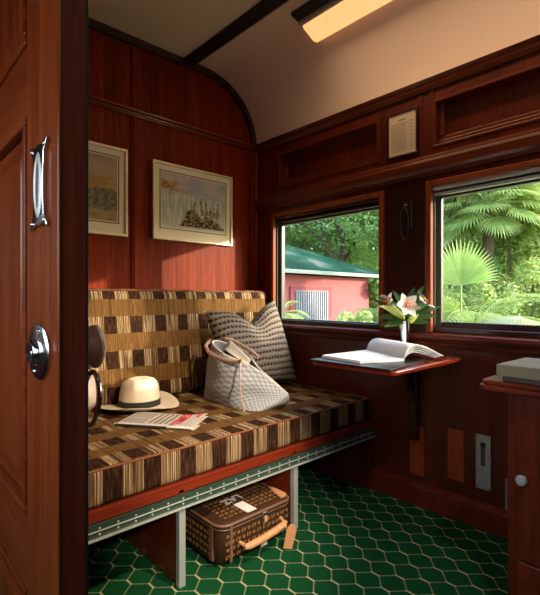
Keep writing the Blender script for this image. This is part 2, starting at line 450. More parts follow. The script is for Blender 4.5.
bm = B(); prism(bm, [(1.538, 2.280), (1.543, 2.264), (1.556, 2.258), (1.560, 2.280), (1.68, 2.246), (1.686, 2.25), (1.686, 2.26)], 'y', .095, 1.458)
obj('lamp_rim', bm, STEEL, lamp)

# ---------------------------------------------------------------- sliding door (slid open, at the left)
door = struct('door_1', loc=(.237, 1.05, 0))
X0, X1 = .217, .257
bm = B()
box(bm, X0, X1, .70, .868, .01, 1.97, .003)
obj('door_stile', bm, DOORW, door)
bm = B(); box(bm, X0, X1, 1.36, 1.50, .01, 1.97, .003); obj('door_stile', bm, DOORW, door)
bm = B(); box(bm, X0+.002, X1-.002, .868, 1.36, 1.275, 1.40, 0); obj('door_rail', bm, DOORH, door)
bm = B(); box(bm, X0+.002, X1-.002, .868, 1.36, .01, .20, 0); obj('door_rail', bm, DOORH, door)
bm = B(); box(bm, X0+.002, X1-.002, .868, 1.36, .43, .56, 0); obj('door_rail', bm, DOORH, door)
bm = B(); box(bm, X0+.002, X1-.002, .868, 1.36, 1.87, 1.97, 0); obj('door_rail', bm, DOORH, door)
for z0, z1 in ((.20, .43), (.56, 1.275), (1.40, 1.87)):
    bm = B(); y0, y1 = .868, 1.36
    box(bm, X0+.014, X1-.014, y0, y1, z0, z1)
    # raised field with a sloped border
    vs = []
    a, b_ = .034, .064
    def loop(x, q): return [bm.verts.new((x, y0+q, z0+q)), bm.verts.new((x, y1-q, z0+q)), bm.verts.new((x, y1-q, z1-q)), bm.verts.new((x, y0+q, z1-q))]
    L0 = loop(X0+.0135, a); L1 = loop(X0+.005, b_); fs = []
    for i in range(4): fs.append(bm.faces.new((L0[i], L0[(i+1) % 4], L1[(i+1) % 4], L1[i])))
    fs.append(bm.faces.new(L1)); bmesh.ops.recalc_face_normals(bm, faces=fs)
    pn = obj('door_panel', bm, DOORW, door)
    bm = B(); m = .018
    for c0, c1, d0, d1 in ((y0, y1, z0, z0+m), (y0, y1, z1-m, z1), (y0, y0+m, z0+m, z1-m), (y1-m, y1, z0+m, z1-m)):
        box(bm, X0-.004, X0+.0145, c0, c1, d0, d1, .004)
    obj('panel_moulding', bm, DOORH, pn)
bm = B(); box(bm, X0+.001, X1, .6985, .7005, .012, 1.968); obj('door_edge_strip', bm, DOOREDGE, door)
bm = B(); box(bm, X0+.0005, X0+.003, .6965, .6990, .012, 1.968); obj('bead', bm, BRASS, door)
bm = B(); box(bm, X1+.0002, X1+.0050, .699, .712, .012, 1.968, .001); obj('seal', bm, GASKET, door)
# recessed pull plate
def plate_pts(cy, cz):
    P = []; H = .071; 
    k = 1.32
    out = [(-.030, 1), (-.024, .93), (-.012, .90), (0, .93), (.012, .90), (.024, .93), (.030, 1), (.035, .96), (.030, .84), (.022, .70), (.020, .3), (.020, -.3), (.022, -.70), (.030, -.84), (.035, -.96), (.030, -1), (.024, -.93), (.012, -.90), (0, -.93), (-.012, -.90), (-.024, -.93), (-.030, -1), (-.035, -.96), (-.030, -.84), (-.022, -.70), (-.020, -.3), (-.020, .3), (-.022, .70), (-.030, .84), (-.035, .96)]
    return [(cy+a*k, cz+b*H) for a, b in out]
hp = None
bm = B(); prism(bm, plate_pts(.781, 1.133), 'x', X0-.006, X0-.0002, .0012)
hp = obj('pull_plate', bm, CHROME, door, smooth=True)
bm = B()
lathe(bm, [(.0125, .0002), (.0150, .0022), (.0175, .0022), (.020, .0002)], (X0-.0058, .781, 1.133), (-1, 0, 0), 32, sx=2.7, sy=1)
for v in bm.verts: pass
obj('pull_recess', bm, STEEL, hp, smooth=True)
bm = B(); lathe(bm, [(0, .0012), (.012, .0012), (.0135, .0004)], (X0-.0058, .781, 1.133), (-1, 0, 0), 24, sx=3.2, sy=1); obj('pull_hollow', bm, plain('dark_nickel_hollow', (.20, .21, .22), .3, .9, .5, 25), hp, smooth=True)
for sy in (-1, 1):
    for sz in (-1, 1):
        bm = B(); lathe(bm, [(0, .0028), (.003, .002), (.0042, 0)], (X0-.006, .781+sy*.033, 1.133+sz*.060), (-1, 0, 0), 12); obj('screw', bm, CHROME, hp, smooth=True)
# round latch rosette
c = (X0-.0002, .790, .862)
bm = B(); lathe(bm, [(.0455, 0), (.046, .003), (.043, .005), (.037, .0055), (.034, .006), (.026, .007), (.022, .008), (.020, .014), (.018, .016), (.013, .016), (.012, .010), (0, .009)], c, (-1, 0, 0), 40, sx=1, sy=1.25); ro = obj('latch_rosette', bm, CHROME, door, smooth=True, flat_angle=35)
bm = B(); box(bm, X0-.0105, X0-.009, .788, .792, .853, .871); obj('key_slot', bm, BLACK, ro)
for dz in (.034, -.034): 
    bm = B(); lathe(bm, [(0, .003), (.003, .002), (.004, 0)], (X0-.0062, .790-.012*(1 if dz > 0 else -1), .862+dz), (-1, 0, 0), 12); obj('screw', bm, CHROME, ro, smooth=True)
# inner knob and hanging ring handle
c = (X1+.0002, .778, .865)
bm = B(); lathe(bm, [(.030, 0), (.030, .004), (.012, .008), (.010, .030), (.014, .034), (.034, .038), (.038, .042), (.038, .047), (.034, .050), (.0, .051)], c, (1, 0, 0), 40); obj('inner_knob', bm, plain('grey_cast_knob', (.75, .78, .80), .4, .2), door, smooth=True, flat_angle=35)
bm = B()
ring = [(X1+.038+.004*math.sin(a), .776+.034*math.cos(a), .775+.046*math.sin(a)) for a in [i*2*PI/28 for i in range(28)]]
tube(bm, ring, .0045, 8, True); box(bm, X1+.0002, X1+.040, .773, .779, .816, .823, .001)
obj('ring_pull', bm, CHROME, door, smooth=True)

# ---------------------------------------------------------------- bench
SX0, SX1 = .36, 1.862
bench = thing('bench', 'long bench in brown and gold checked fabric along the back wall', 'bench', (1.1, 1.7, 0))
def fab_uv(bm):
    lay = bm.loops.layers.uv.verify()
    for f in bm.faces:
        n = f.normal
        for l in f.loops:
            p = l.vert.co
            if abs(n.z) > .72: uv = (p.x/.129+.28, 1+(p.y-1.278)/.16)
            elif abs(n.x) > .72: uv = (p.y/.129, .02+(p.z-.342)/.112*.44 if p.z < .47 else (p.z-.784)/.161)
            elif p.y < 1.6: uv = (p.x/.129, .02+(p.z-.342)/.112*.44)
            else: uv = (p.x/.129-.34, (p.z-.784)/.161)
            l[lay].uv = uv
def cushion(x0, x1, y0, y1, z0, z1, bev, tilt=0, nx=60):
    bm = B(); box(bm, x0, x1, y0, y1, z0, z1, bev, 4)
    for k in range(1, nx):
        x = x0+(x1-x0)*k/nx
        g = bm.verts[:]+bm.edges[:]+bm.faces[:]
        bmesh.ops.bisect_plane(bm, geom=g, plane_co=(x, 0, 0), plane_no=(1, 0, 0))
    for k in range(1, 5):
        z = z0+(z1-z0)*k/5; bmesh.ops.bisect_plane(bm, geom=bm.verts[:]+bm.edges[:]+bm.faces[:], plane_co=(0, 0, z), plane_no=(0, 0, 1))
    for k in range(1, 8):
        y = y0+(y1-y0)*k/8; bmesh.ops.bisect_plane(bm, geom=bm.verts[:]+bm.edges[:]+bm.faces[:], plane_co=(0, y, 0), plane_no=(0, 1, 0))
    bm.normal_update(); fab_uv(bm)
    for v in bm.verts:
        n = noise.noise(Vector((v.co.x*4, v.co.y*5, v.co.z*5)))
        k = (v.co.y-y0)/(y1-y0)
        v.co.y += tilt*(v.co.z-z0)/(z1-z0)
        if y0 < 1.6: v.co.z += n*.004*(1 if v.co.z > z0+.05 else 0); v.co.y += n*.003*(1 if k < .2 else 0)
        else: v.co.y += n*.004*(1 if k < .5 else 0); v.co.z += n*.002
    return bm
sc = obj('seat_cushion', cushion(SX0, SX1, 1.268, 2.06, .343, .456, .018), FABRIC, bench, smooth=True, flat_angle=60)
bc = obj('backrest', cushion(SX0, SX1-.01, 1.95, 2.075, .458, .995, .040, .07), FABRIC, bench, smooth=True, flat_angle=60)
PIPE = plain('rust_piping', (.20, .055, .02), .7)
bm = B(); tube(bm, [(SX0+.02, 1.2715, .4515), (SX1-.015, 1.2715, .4515), (SX1-.004, 1.285, .4515), (SX1-.002, 1.40, .4515)], .0032, 6); obj('piping', bm, PIPE, sc)
bm = B(); tube(bm, [(SX0+.03, 2.028, .9885), (SX1-.055, 2.028, .9885), (SX1-.03, 2.026, .980), (SX1-.018, 2.024, .965), (SX1-.013, 2.02, .94)], .0034, 6); obj('piping', bm, PIPE, bc)
bm = B(); box(bm, SX0, SX1, 1.262, 1.285, .306, .342, .003); box(bm, SX0, SX1, 1.285, 2.15, .318, .3425); obj('seat_rail', bm, RAILRED, bench)
bm = B(); box(bm, SX0, SX1, 2.15, 2.168, .12, .99, 0); box(bm, SX0, SX1, 2.06, 2.15, .33, .45); obj('back_board', bm, RED, bench)
DKALU = plain('dark_anodised_metal', (.035, .07, .05), .4, .3)
bm = B(); box(bm, SX0, SX1+.01, 1.252, 1.262, .268, .305); st = obj('metal_strip', bm, DKALU, bench)
bm = B()
for z0, z1, d in ((.264, .2675, .012), (.286, .288, .005)): box(bm, SX0, SX1+.01, 1.252-d, 1.253, z0, z1, .001)
for i in range(27):
    x = SX0+.03+i*.055
    for z in (.277, .294): lathe(bm, [(0, .003), (.003, .002), (.0035, 0)], (x, 1.252, z), (0, -1, 0), 8)
obj('hinge_ribs', bm, ALU, st, smooth=True, flat_angle=30)
for x in (.774, 1.312, 1.868):
    if x < 1.8:
        bm = B(); box(bm, x-.008, x+.010, 1.262, 2.148, .003, .317); obj('support_panel', bm, REDX, bench)
        bm = B(); box(bm, x-.012, x+.012, 1.2545, 1.2615, .001, .268, .001); box(bm, x-.012, x-.009, 1.2615, 1.275, .001, .267); obj('support_post', bm, ALU, bench)
bm = B(); box(bm, 1.840, 1.860, 1.262, 2.148, .003, .317); obj('support_panel', bm, RED, bench)

# ---------------------------------------------------------------- framed pictures
def picture(x0, x1, z0, z1, label, fn, matc):
    y = WY-.003
    t_ = thing('framed_picture', label, 'picture', ((x0+x1)/2, y, z0), 'gilt framed prints above the bench')
    w = .014
    bm = B()
    yb = WY-.004
    for a0, a1, c0, c1 in ((x0, x1, z0, z0+w), (x0, x1, z1-w, z1), (x0, x0+w, z0+w, z1-w), (x1-w, x1, z0+w, z1-w)): box(bm, a0, a1, yb-.022, yb, c0, c1, .003)
    obj('frame', bm, GILT, t_)
    bm = B(); box(bm, x0+w, x1-w, yb-.012, yb-.002, z0+w, z1-w); mt = obj('mount', bm, matc, t_)
    mx, mz = .040, .046
    px0, px1, pz0, pz1 = x0+w+mx, x1-w-mx, z0+w+mz+.012, z1-w-mz+.006
    bm = B(); e = .010
    for a0, a1, c0, c1 in ((px0-e, px1+e, pz0-e, pz0-e+.004), (px0-e, px1+e, pz1+e-.004, pz1+e), (px0-e, px0-e+.004, pz0-e, pz1+e), (px1+e-.004, px1+e, pz0-e, pz1+e)):
        box(bm, a0, a1, yb-.0135, yb-.0115, c0, c1)
    obj('mount_line', bm, DKLINE, mt)
    bm = B(); nu, nv = 110, 76
    grid(bm, lambda u, v: (px0+(px1-px0)*u, yb-.0136, pz0+(pz1-pz0)*v), nu, nv)
    bm.normal_update()
    if bm.faces[0] if False else False: pass
    o = obj('print', bm, PRINT, t_)
    me = o.data; ca = me.color_attributes.new('Col', 'FLOAT_COLOR', 'POINT')
    i = 0
    for a in range(nu+1):
        for b_ in range(nv+1):
            ca.data[i].color = (*fn(a/nu, b_/nv), 1); i += 1
    return t_
GILT = plain('pale_gilt', (.78, .68, .48), .4, .3, .15, 80)
DKLINE = plain('dark_mount_line', (.05, .035, .025), .6)
CREAM = plain('cream_mount', (.86, .76, .60), .7, var=.04)
PRINT = mat_attr('watercolour_print', .5, 0)
def nz(x, y, s=0): return noise.fractal(Vector((x, y, s)), 1, 2, 4)
def lerp(a, b, t): t = max(0, min(1, t)); return tuple(p+(q-p)*t for p, q in zip(a, b))
def falls(u, v):
    c = lerp((.52, .45, .42), (.36, .36, .44), nz(u*3, v*5, 1)+.5)
    ridge = .70-.10*u+nz(u*6, 0, 3)*.03
    if v < ridge:
        s = nz(u*26, v*2.2, 5)
        c = lerp((.26, .31, .33), (.62, .58, .50), .5+s*.9)
        c = lerp(c, (.58, .55, .50), (ridge-v)*1.2-.35)
    k = math.exp(-((v-.80+.30*u+nz(u*7, v*7, 2)*.10)/.085)**2)*max(0, 1-u/.48)*1.3
    c = lerp(c, lerp((.22, .08, .03), (.50, .24, .07), nz(u*22, v*22)+.5), k)
    mound = .34*math.exp(-((u-.42)/.13)**2)+.30*math.exp(-((u-.72)/.24)**2)+nz(u*14, 0, 9)*.09
    k = max(0, min(1, (mound-v)/.05))*(1 if u > .25 else 0)
    c = lerp(c, lerp((.05, .035, .03), (.34, .24, .15), nz(u*24, v*24, 4)*1.6+.35), k)
    for fx, fy, h, ln in ((.47, .34, .22, .25), (.62, .34, .24, -.2), (.69, .36, .26, -.12), (.80, .32, .16, .1), (.86, .34, .26, .12), (.75, .34, .14, 0)):
        q = (v-fy)/h
        if -.2 < q < 1:
            w = .020*(1.1-q)+.004+.006*math.sin(q*9+fx*30); d = abs(u-fx-ln*(v-fy)*.6)
            if d < w: c = lerp(c, lerp((.09, .05, .03), (.52, .36, .22), nz(u*50, v*30, 7)+.35), .9)
    if v < .05: c = lerp((.5, .47, .4), (.6, .56, .5), nz(u*8, v*8)+.5)
    return c
def hills(u, v):
    c = lerp((.46, .36, .24), (.36, .28, .22), nz(u*3, v*4, 11)+.5)
    h1 = .66+nz(u*3, 0, 12)*.15
    if v < h1: c = lerp((.50, .30, .10), (.34, .24, .12), nz(u*8, v*10, 13)+.5)
    h2 = .48+nz(u*5, 0, 14)*.16
    if v < h2: c = lerp((.12, .12, .09), (.27, .24, .16), nz(u*18, v*18, 15)+.5)
    if v < .16+nz(u*6, 1, 16)*.05: c = lerp((.30, .22, .12), (.42, .34, .22), nz(u*10, v*20, 17)+.5)
    return c
picture(1.143, 1.680, 1.268, 1.692, 'gilt framed print of a waterfall with figures on rocks, nearer the window', falls, CREAM)
picture(.466, 1.003, 1.262, 1.708, 'gilt framed golden landscape print, half hidden behind the sliding door', hills, CREAM)

# ---------------------------------------------------------------- framed notice
nt = thing('framed_notice', 'small framed cream sheet of printed text on the wall between the windows above', 'notice', (WX, 1.10, 1.63))
bm = B(); y0, y1, z0, z1 = 1.028, 1.169, 1.626, 1.820
for a0, a1, c0, c1 in ((y0-.010, y1+.010, z0-.012, z0), (y0-.010, y1+.010, z1, z1+.010), (y0-.012, y0, z0, z1), (y1, y1+.012, z0, z1)): box(bm, WX-.014, WX-.001, a0, a1, c0, c1, .002)
obj('frame', bm, DARK, nt)
bm = B(); box(bm, WX-.008, WX-.002, y0, y1, z0, z1); sh = obj('sheet', bm, NOTE if False else plain('aged_notice_paper', (.62, .52, .36), .6, var=.05), nt)
GREYINK = plain('faded_ink', (.26, .20, .14), .7)
bm = B(); xx = WX-.0088
box(bm, xx, xx+.0006, 1.080, 1.118, 1.788, 1.794)
r2 = random.Random(3)
for i in range(17):
    z = 1.775-i*.0082
    y = y1-.014; 
    while y > y0+.050:
        w = r2.uniform(.006, .018); box(bm, xx, xx+.0006, max(y-w, y0+.048), y, z, z+.0022); y -= w+.003
    if i % 2 == 0: box(bm, xx, xx+.0006, y0+.014, y0+.034, z, z+.0022)
obj('printed_text', bm, GREYINK, sh)

# ---------------------------------------------------------------- wall hook / strap between the windows
HOOKM = plain('dark_bronze', (.07, .055, .035), .4, .8)
hk = thing('window_strap_hook', 'dark oval metal hook on the dark wooden pillar between the two windows', 'hook', (WX-.02, 1.075, 1.3))
bm = B(); box(bm, WX-.012, WX-.001, 1.045, 1.105, 1.27, 1.40, .006); obj('hook_plate', bm, BLACK, hk)
bm = B(); lathe(bm, [(.016, 0), (.014, .012), (.008, .020), (.0, .022)], (WX-.012, 1.075, 1.375), (-1, 0, 0), 20); obj('hook_boss', bm, HOOKM, hk, smooth=True)
bm = B(); tube(bm, [(WX-.030-.004*math.sin(a), 1.075+.021*math.cos(a), 1.295+.075*math.sin(a)) for a in [i*2*PI/32 for i in range(32)]], .0035, 8, True); obj('hook_loop', bm, HOOKM, hk, smooth=True)
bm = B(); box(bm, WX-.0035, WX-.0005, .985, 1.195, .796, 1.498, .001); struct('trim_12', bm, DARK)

# ---------------------------------------------------------------- switch plate
pl = thing('heater_plate', 'narrow steel plate with a dark slot, low on the wall beside the cabinet', 'plate', (WX, .73, .16))
bm = B(); box(bm, WX-.008, WX-.001, .702, .760, .164, .386, .0015); pp = obj('plate', bm, STEEL, pl)
bm = B(); prism(bm, [(.731+.013*math.cos(a), .345+.013*math.sin(a)) for a in [i*PI/10 for i in range(11)]]+[(.722, .345), (.722, .262), (.740, .262), (.740, .345)], 'x', WX-.0088, WX-.0078); obj('slot', bm, BLACK, pp)
bm = B()
for i in range(7): box(bm, WX-.0105, WX-.0085, .7235, .7385, .272+i*.0095, .2785+i*.0095, .0005)
obj('slot_ribs', bm, plain('olive_metal', (.16, .15, .10), .5, .6), pp)
for y, z in ((.709, .379), (.753, .379), (.709, .171), (.753, .171), (.709, .30), (.753, .236), (.753, .31)):
    bm = B(); lathe(bm, [(0, .002), (.003, .001), (.0035, 0)], (WX-.008, y, z), (-1, 0, 0), 10); obj('screw', bm, CHROME, pp, smooth=True)

# ---------------------------------------------------------------- folding table
tb = thing('folding_table', 'small red wooden table on a curved bracket between the two windows', 'table', (1.6, 1.0, .30))
bm = B()
pts = [(1.300, .786), (1.775, .786)]+[(1.775+.085*math.sin(a), .871-.085*math.cos(a)) for a in [PI/2*i/6 for i in range(1, 7)]]+[(1.860, 1.150), (1.300, 1.150), (1.290, 1.14), (1.290, .796)]
prism(bm, pts, 'z', .690, .705, .003); top = obj('table_top', bm, wood('table_mahogany', (.16, .016, .006), (.34, .040, .012), 'x', .18, 1), tb)
bm = B(); box(bm, 1.31, 1.70, .790, .794, .7052, .7064); obj('edge_highlight', bm, plain('painted_edge_highlight', (.40, .16, .08), .3), top)  # pale strip put in for the highlight along the table edge
bm = B(); box(bm, 1.845, 1.878, 1.012, 1.052, .30, .690, .004); obj('wall_post', bm, DARK, tb)
bm = B(); arc = [(1.64+.20*math.sin(a), .672-.25*(1-math.cos(a))) for a in [PI/2*i/10 for i in range(11)]]
inner = [(x+.022, z) for x, z in arc]
brk = [(1.64, .6895)]+arc+[(1.8445, .405), (1.8445, .6895)]
prism(bm, brk, 'y', 1.018, 1.044, .002); obj('bracket', bm, DARK, tb)

# ---------------------------------------------------------------- folder and book
fo = tag(obj('folder', prism(B(), [(1.286, .800), (1.284, 1.156), (1.60, 1.156), (1.585, .835)], 'z', .7068, .7118, .001), BLACK), 'thin black folder lying under the open book on the red shelf table', 'folder')
bk = thing('open_book', 'large open book with blank pale pages, right-hand pages curling up, on the shelf table', 'book', (1.5, 1.0, .7125))
# spine direction from back-left to front-right in the picture
sp0 = Vector((1.60, 1.215)); sp1 = Vector((1.455, .885)); sp0 = Vector((1.640, 1.130)); sp1 = Vector((1.490, .868))
dir_s = (sp1-sp0).normalized(); nrm = Vector((-dir_s.y, dir_s.x))
if nrm.x < 0: nrm = -nrm
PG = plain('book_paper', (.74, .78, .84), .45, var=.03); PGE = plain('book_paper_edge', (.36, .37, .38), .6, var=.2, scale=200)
# left block: flat
LP = [(1.395, 1.14), (1.345, .945), (1.490, .868), (1.640, 1.130)]
LP = [(1.345, 1.143), (1.322, .945), (1.494, .868), (1.632, 1.130)]
bm = B(); prism(bm, LP, 'z', .7122, .7235, .001)
obj('left_pages', bm, PG, bk)
bm = B(); prism(bm, [(x+(.006 if x > 1.4 else -.006), y+(.005 if y > 1.0 else -.005)) for x, y in LP], 'z', .7119, .7128); obj('cover', bm, BLACK, bk)
# right block: pages arching up from the spine and falling to the right
def arch(k, s):
    # s 0..1 across the page
    h = (.052-.006*k)
    z = .7215+h*(math.sin(PI*min(1, s*1.02)**.62))*(1-.25*s)+.002*(4-k)*0
    return z
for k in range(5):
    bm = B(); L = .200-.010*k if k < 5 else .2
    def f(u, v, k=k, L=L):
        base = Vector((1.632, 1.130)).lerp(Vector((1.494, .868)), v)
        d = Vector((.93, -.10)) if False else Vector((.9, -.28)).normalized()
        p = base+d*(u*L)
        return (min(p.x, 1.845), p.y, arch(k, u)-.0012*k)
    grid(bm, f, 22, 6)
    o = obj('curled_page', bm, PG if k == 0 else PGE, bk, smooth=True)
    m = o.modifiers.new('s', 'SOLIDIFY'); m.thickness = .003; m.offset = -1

# ---------------------------------------------------------------- vase and lilies
VC = Vector((1.792, 1.040, .7055))
vs = thing('bud_vase', 'small silver tapered vase holding white lilies behind the open book', 'vase', tuple(VC))
bm = B(); lathe(bm, [(0, .0), (.017, .0), (.018, .003), (.010, .008), (.009, .014), (.013, .03), (.020, .075), (.026, .128), (.028, .142), (.0255, .141), (.022, .12), (.012, .04), (0, .035)], VC, n=28); obj('vase_body', bm, CHROME, vs, smooth=True)
LEAFD = mat_leaf('lily_leaf', (.02, .075, .015), (.075, .20, .035), .25)
LEAFY = mat_leaf('lily_bud_green', (.42, .52, .10), (.55, .62, .18), .3)
PETAL = mat_leaf('lily_petal', (.80, .74, .70), (.88, .84, .80), .25)
STAM = plain('lily_stamen', (.62, .14, .03), .6)
def blade(bm, p0, d, L, w, droop=.3, fold=.25, seg=8, up=Vector((0, 0, 1)), shape=None):
    d = Vector(d).normalized(); side = d.cross(up)
    if side.length < .05: side = Vector((1, 0, 0))
    side.normalize(); p = Vector(p0); prev = None
    nn = side.cross(d)
    for i in range(seg+1):
        s = i/seg; ww = w*(math.sin(PI*(s**.75))**.8 if 0 < s < 1 else .02) if shape is None else w*shape(s)
        a = [p-side*ww+nn*ww*fold, p.copy(), p+side*ww+nn*ww*fold]
        cur = [bm.verts.new(q) for q in a]
        if prev:
            bm.faces.new((prev[0], prev[1], cur[1], cur[0])); bm.faces.new((prev[1], prev[2], cur[2], cur[1]))
        prev = cur
        p = p+d*(L/seg); d = (d+Vector((0, 0, -droop/seg))).normalized(); nn = side.cross(d)
def lily(base, tip, face, size, label, leaves, petals=6, open_=.9, mat=PETAL):
    t_ = thing('lily', label, 'flower', base, 'white lilies in the silver vase')
    b0, t0 = Vector(base), Vector(tip)
    bm = B(); mid = b0.lerp(t0, .5)+Vector((0, 0, .02))
    tube(bm, [b0, b0.lerp(mid, .6), mid, t0.lerp(mid, .4), t0], .0022, 6); obj('stem', bm, LEAFD, t_, smooth=True)
    fd = Vector(face).normalized()
    if petals:
        bm = B(); a = fd.orthogonal().normalized(); b_ = fd.cross(a)
        for i in range(petals):
            th = 2*PI*i/petals; o_ = a*math.cos(th)+b_*math.sin(th)
            dd = (fd*.75+o_*open_)
            side = dd.cross(fd); blade(bm, t0+o_*.004, dd, size, size*.34*(1 if i % 2 else .85), .55, .2, 8, up=fd)
        obj('petals', bm, mat, t_, smooth=True)
        bm = B()
        for i in range(5):
            th = 2*PI*i/5; o_ = (a*math.cos(th)+b_*math.sin(th))*.35
            e = t0+(fd+o_)*size*.45; tube(bm, [t0, e], .0012, 5); tube(bm, [e-o_*.012, e+o_*.012], .0038, 6)
        obj('stamens', bm, STAM, t_)
    for (d, L, w, dr, st, m) in leaves:
        bm = B(); blade(bm, b0.lerp(t0, st), d, L, w, dr, .22, 9, up=C_+U_*.45); obj('leaf', bm, m, t_, smooth=True)
    return t_
Vt = VC+Vector((0, 0, .12))
# directions: R = picture right, U = up, C = towards the camera
R_ = Vector((.7325, -.6807, 0)); C_ = Vector((-.6807, -.7325, 0)); U_ = Vector((0, 0, 1))
def D(r, u, c=0): return R_*r+U_*u+C_*c
lily(tuple(Vt+D(0, 0, .004)), tuple(Vt+D(-.012, .085, .05)), D(.15, .45, .9), .066, 'largest open white lily at the front with orange stamens, leaning left', [
    (D(-.7, .55, .3), .150, .018, .5, .35, LEAFY), (D(-.25, .25, .6), .085, .022, .3, .3, LEAFY), (D(-.8, .05, .4), .12, .016, .5, .2, LEAFD), (D(.5, .6, .5), .13, .016, .6, .5, LEAFD), (D(-.9, .3, 0), .13, .016, .5, .3, LEAFD)])
lily(tuple(Vt+D(-.006, 0, 0)), tuple(Vt+D(-.075, .095, -.01)), D(-.6, .7, .4), .055, 'smaller white lily at the back left of the bouquet', [
    (D(-.7, .8, -.1), .13, .015, .7, .5, LEAFD), (D(-.3, 1, .1), .10, .014, .6, .4, LEAFD), (D(-.9, -.0, .2), .11, .014, .3, .15, LEAFD)])
lily(tuple(Vt+D(.006, 0, 0)), tuple(Vt+D(.075, .10, .0)), D(.55, .7, .4), .060, 'white lily on the right of the bouquet near the window casing', [
    (D(.6, 1, 0), .13, .015, .5, .5, LEAFD), (D(.9, .3, .2), .12, .015, .4, .3, LEAFD), (D(.9, .6, .1), .14, .016, .6, .4, LEAFD), (D(.3, .5, .5), .075, .014, .3, .1, LEAFY), (D(.75, .0, .3), .09, .014, .1, .2, LEAFD)])
lily(tuple(Vt+D(0, 0, -.006)), tuple(Vt+D(.015, .13, -.01)), D(0, 1, 0), .05, 'closed green lily shoot standing up in the middle of the bouquet', [
    (D(.3, 1, -.1), .12, .016, .6, .5, LEAFD), (D(-.4, 1, -.1), .11, .016, .7, .5, LEAFD), (D(.6, .8, .3), .13, .018, .6, .3, LEAFD), (D(.1, .9, .5), .10, .017, .9, .3, LEAFD), (D(-.6, .6, .4), .12, .018, .8, .4, LEAFD), (D(.9, .9, .0), .15, .017, .5, .4, LEAFD), (D(-1, .9, -.1), .15, .016, .5, .4, LEAFD), (D(.55, 1, .1), .15, .016, .35, .45, LEAFD), (D(.8, .2, .4), .11, .017, .6, .3, LEAFD), (D(-.5, .1, .5), .10, .016, .5, .2, LEAFD)], petals=0)

# ---------------------------------------------------------------- cabinet at the right
cb = thing('washstand_cabinet', 'dark red wooden cabinet with an overhanging top at the right edge', 'cabinet', (1.6, .23, 0))
bm = B(); box(bm, 1.335, 1.857, .002, .454, .002, .690, .003); obj('cabinet_body', bm, RED, cb)
bm = B()
tp = [(1.283, .002), (1.283, .500), (1.300, .517), (1.843, .517), (1.843, .002)]
prism(bm, tp, 'z', .692, .706, .003); prism(bm, [(x+.006 if x < 1.5 else x, y-(.006 if y > .1 else 0)) for x, y in tp], 'z', .706, .720, .004)
obj('worktop', bm, REDX, cb)
bm = B(); box(bm, 1.322, 1.3345, .012, .426, .236, .684, .002); dr = obj('cabinet_door', bm, RED, cb)
bm = B(); box(bm, 1.314, 1.3215, .070, .368, .290, .640, .006); obj('door_panel', bm, REDX, dr)
bm = B(); lathe(bm, [(.006, 0), (.005, .010), (.012, .016), (.015, .022), (.012, .030), (.0, .032)], (1.3218, .408, .460), (-1, 0, 0), 20); obj('knob', bm, ALU, dr, smooth=True)
bm = B(); box(bm, 1.322, 1.3345, .012, .426, .030, .228, .002); obj('cabinet_drawer', bm, REDX, cb)
tag(obj('highlight_rod', tube(B(), [(WX-.012, .640, .112), (WX-.012, .640, .236)], .004, 8), STEEL, smooth=True), 'thin upright rod added for the highlight on the cabinet edge just above the skirting board', 'rod')  # stands for the bright highlight line on the cabinet edge

bx = thing('box_file', 'flat olive-grey box lying on the cabinet top at the right edge', 'box', (1.36, .33, .722))
OLIVE = plain('olive_grey_cloth', (.21, .18, .115), .7, bump=.15); OLIVED = plain('dark_brown_base', (.10, .06, .04), .5)
bm = B(); prism(bm, [(1.300, .456), (1.288, .195), (1.478, .185), (1.488, .446)], 'z', .7205, .7345, .002); obj('box_base', bm, OLIVED, bx)
bm = B(); prism(bm, [(1.288, .468), (1.276, .185), (1.486, .177), (1.498, .458)], 'z', .735, .768, .003); obj('box_lid', bm, OLIVE, bx)

# ---------------------------------------------------------------- things on the bench
# throw pillow
pil = thing('throw_pillow', 'square grey-brown throw pillow with rows of dark dashes leaning in the bench corner', 'pillow', (1.57, 1.78, .46))
cor = {(0, 1): Vector((1.295, 1.895, .885)), (1, 1): Vector((1.790, 1.885, .935)), (1, 0): Vector((1.828, 1.735, .468)), (0, 0): Vector((1.345, 1.725, .475))}
pn = (cor[(1, 0)]-cor[(0, 0)]).cross(cor[(0, 1)]-cor[(0, 0)]).normalized()
if pn.y > 0: pn = -pn
bm = B()
def pf(u, v, sg):
    p = (cor[(0, 0)]*(1-u)+cor[(1, 0)]*u)*(1-v)+(cor[(0, 1)]*(1-u)+cor[(1, 1)]*u)*v
    e = (4*u*(1-u))*(4*v*(1-v))
    th = .078*(e**.42)
    cx = Vector((0, 0, 0)); mid = p
    # edges pulled in between the corners
    c0 = (cor[(0, 0)]+cor[(1, 1)])*.5
    pull = .10*(4*u*(1-u))*abs(2*v-1)**3+.07*(4*v*(1-v))*abs(2*u-1)**3
    p = p.lerp(c0, pull)
    # dent in the top edge
    g = math.exp(-((u-.56)/.20)**2)*max(0, v-.45)**1.3*.20
    p.z -= g
    th *= 1-.35*math.exp(-((u-.56)/.12)**2)*max(0, v-.5)
    w = noise.noise(Vector((u*4, v*4, sg)))*.008*min(1, e*3)
    return p+pn*sg*(th+w)
grid(bm, lambda u, v: pf(u, v, 1), 36, 36); grid(bm, lambda u, v: pf(u, v, -1), 36, 36)
bmesh.ops.remove_doubles(bm, verts=bm.verts, dist=.0003); bmesh.ops.recalc_face_normals(bm, faces=bm.faces)
obj('pillow_cover', bm, PILLOW, pil, smooth=True, flat_angle=80)
bm = B(); c = pf(.56, .86, 1); lathe(bm, [(0, .008), (.012, .006), (.016, 0), (.012, -.004)], c, pn, 16)
obj('tuft_button', bm, plain('dark_wool', (.03, .022, .02), .9), pil, smooth=True)

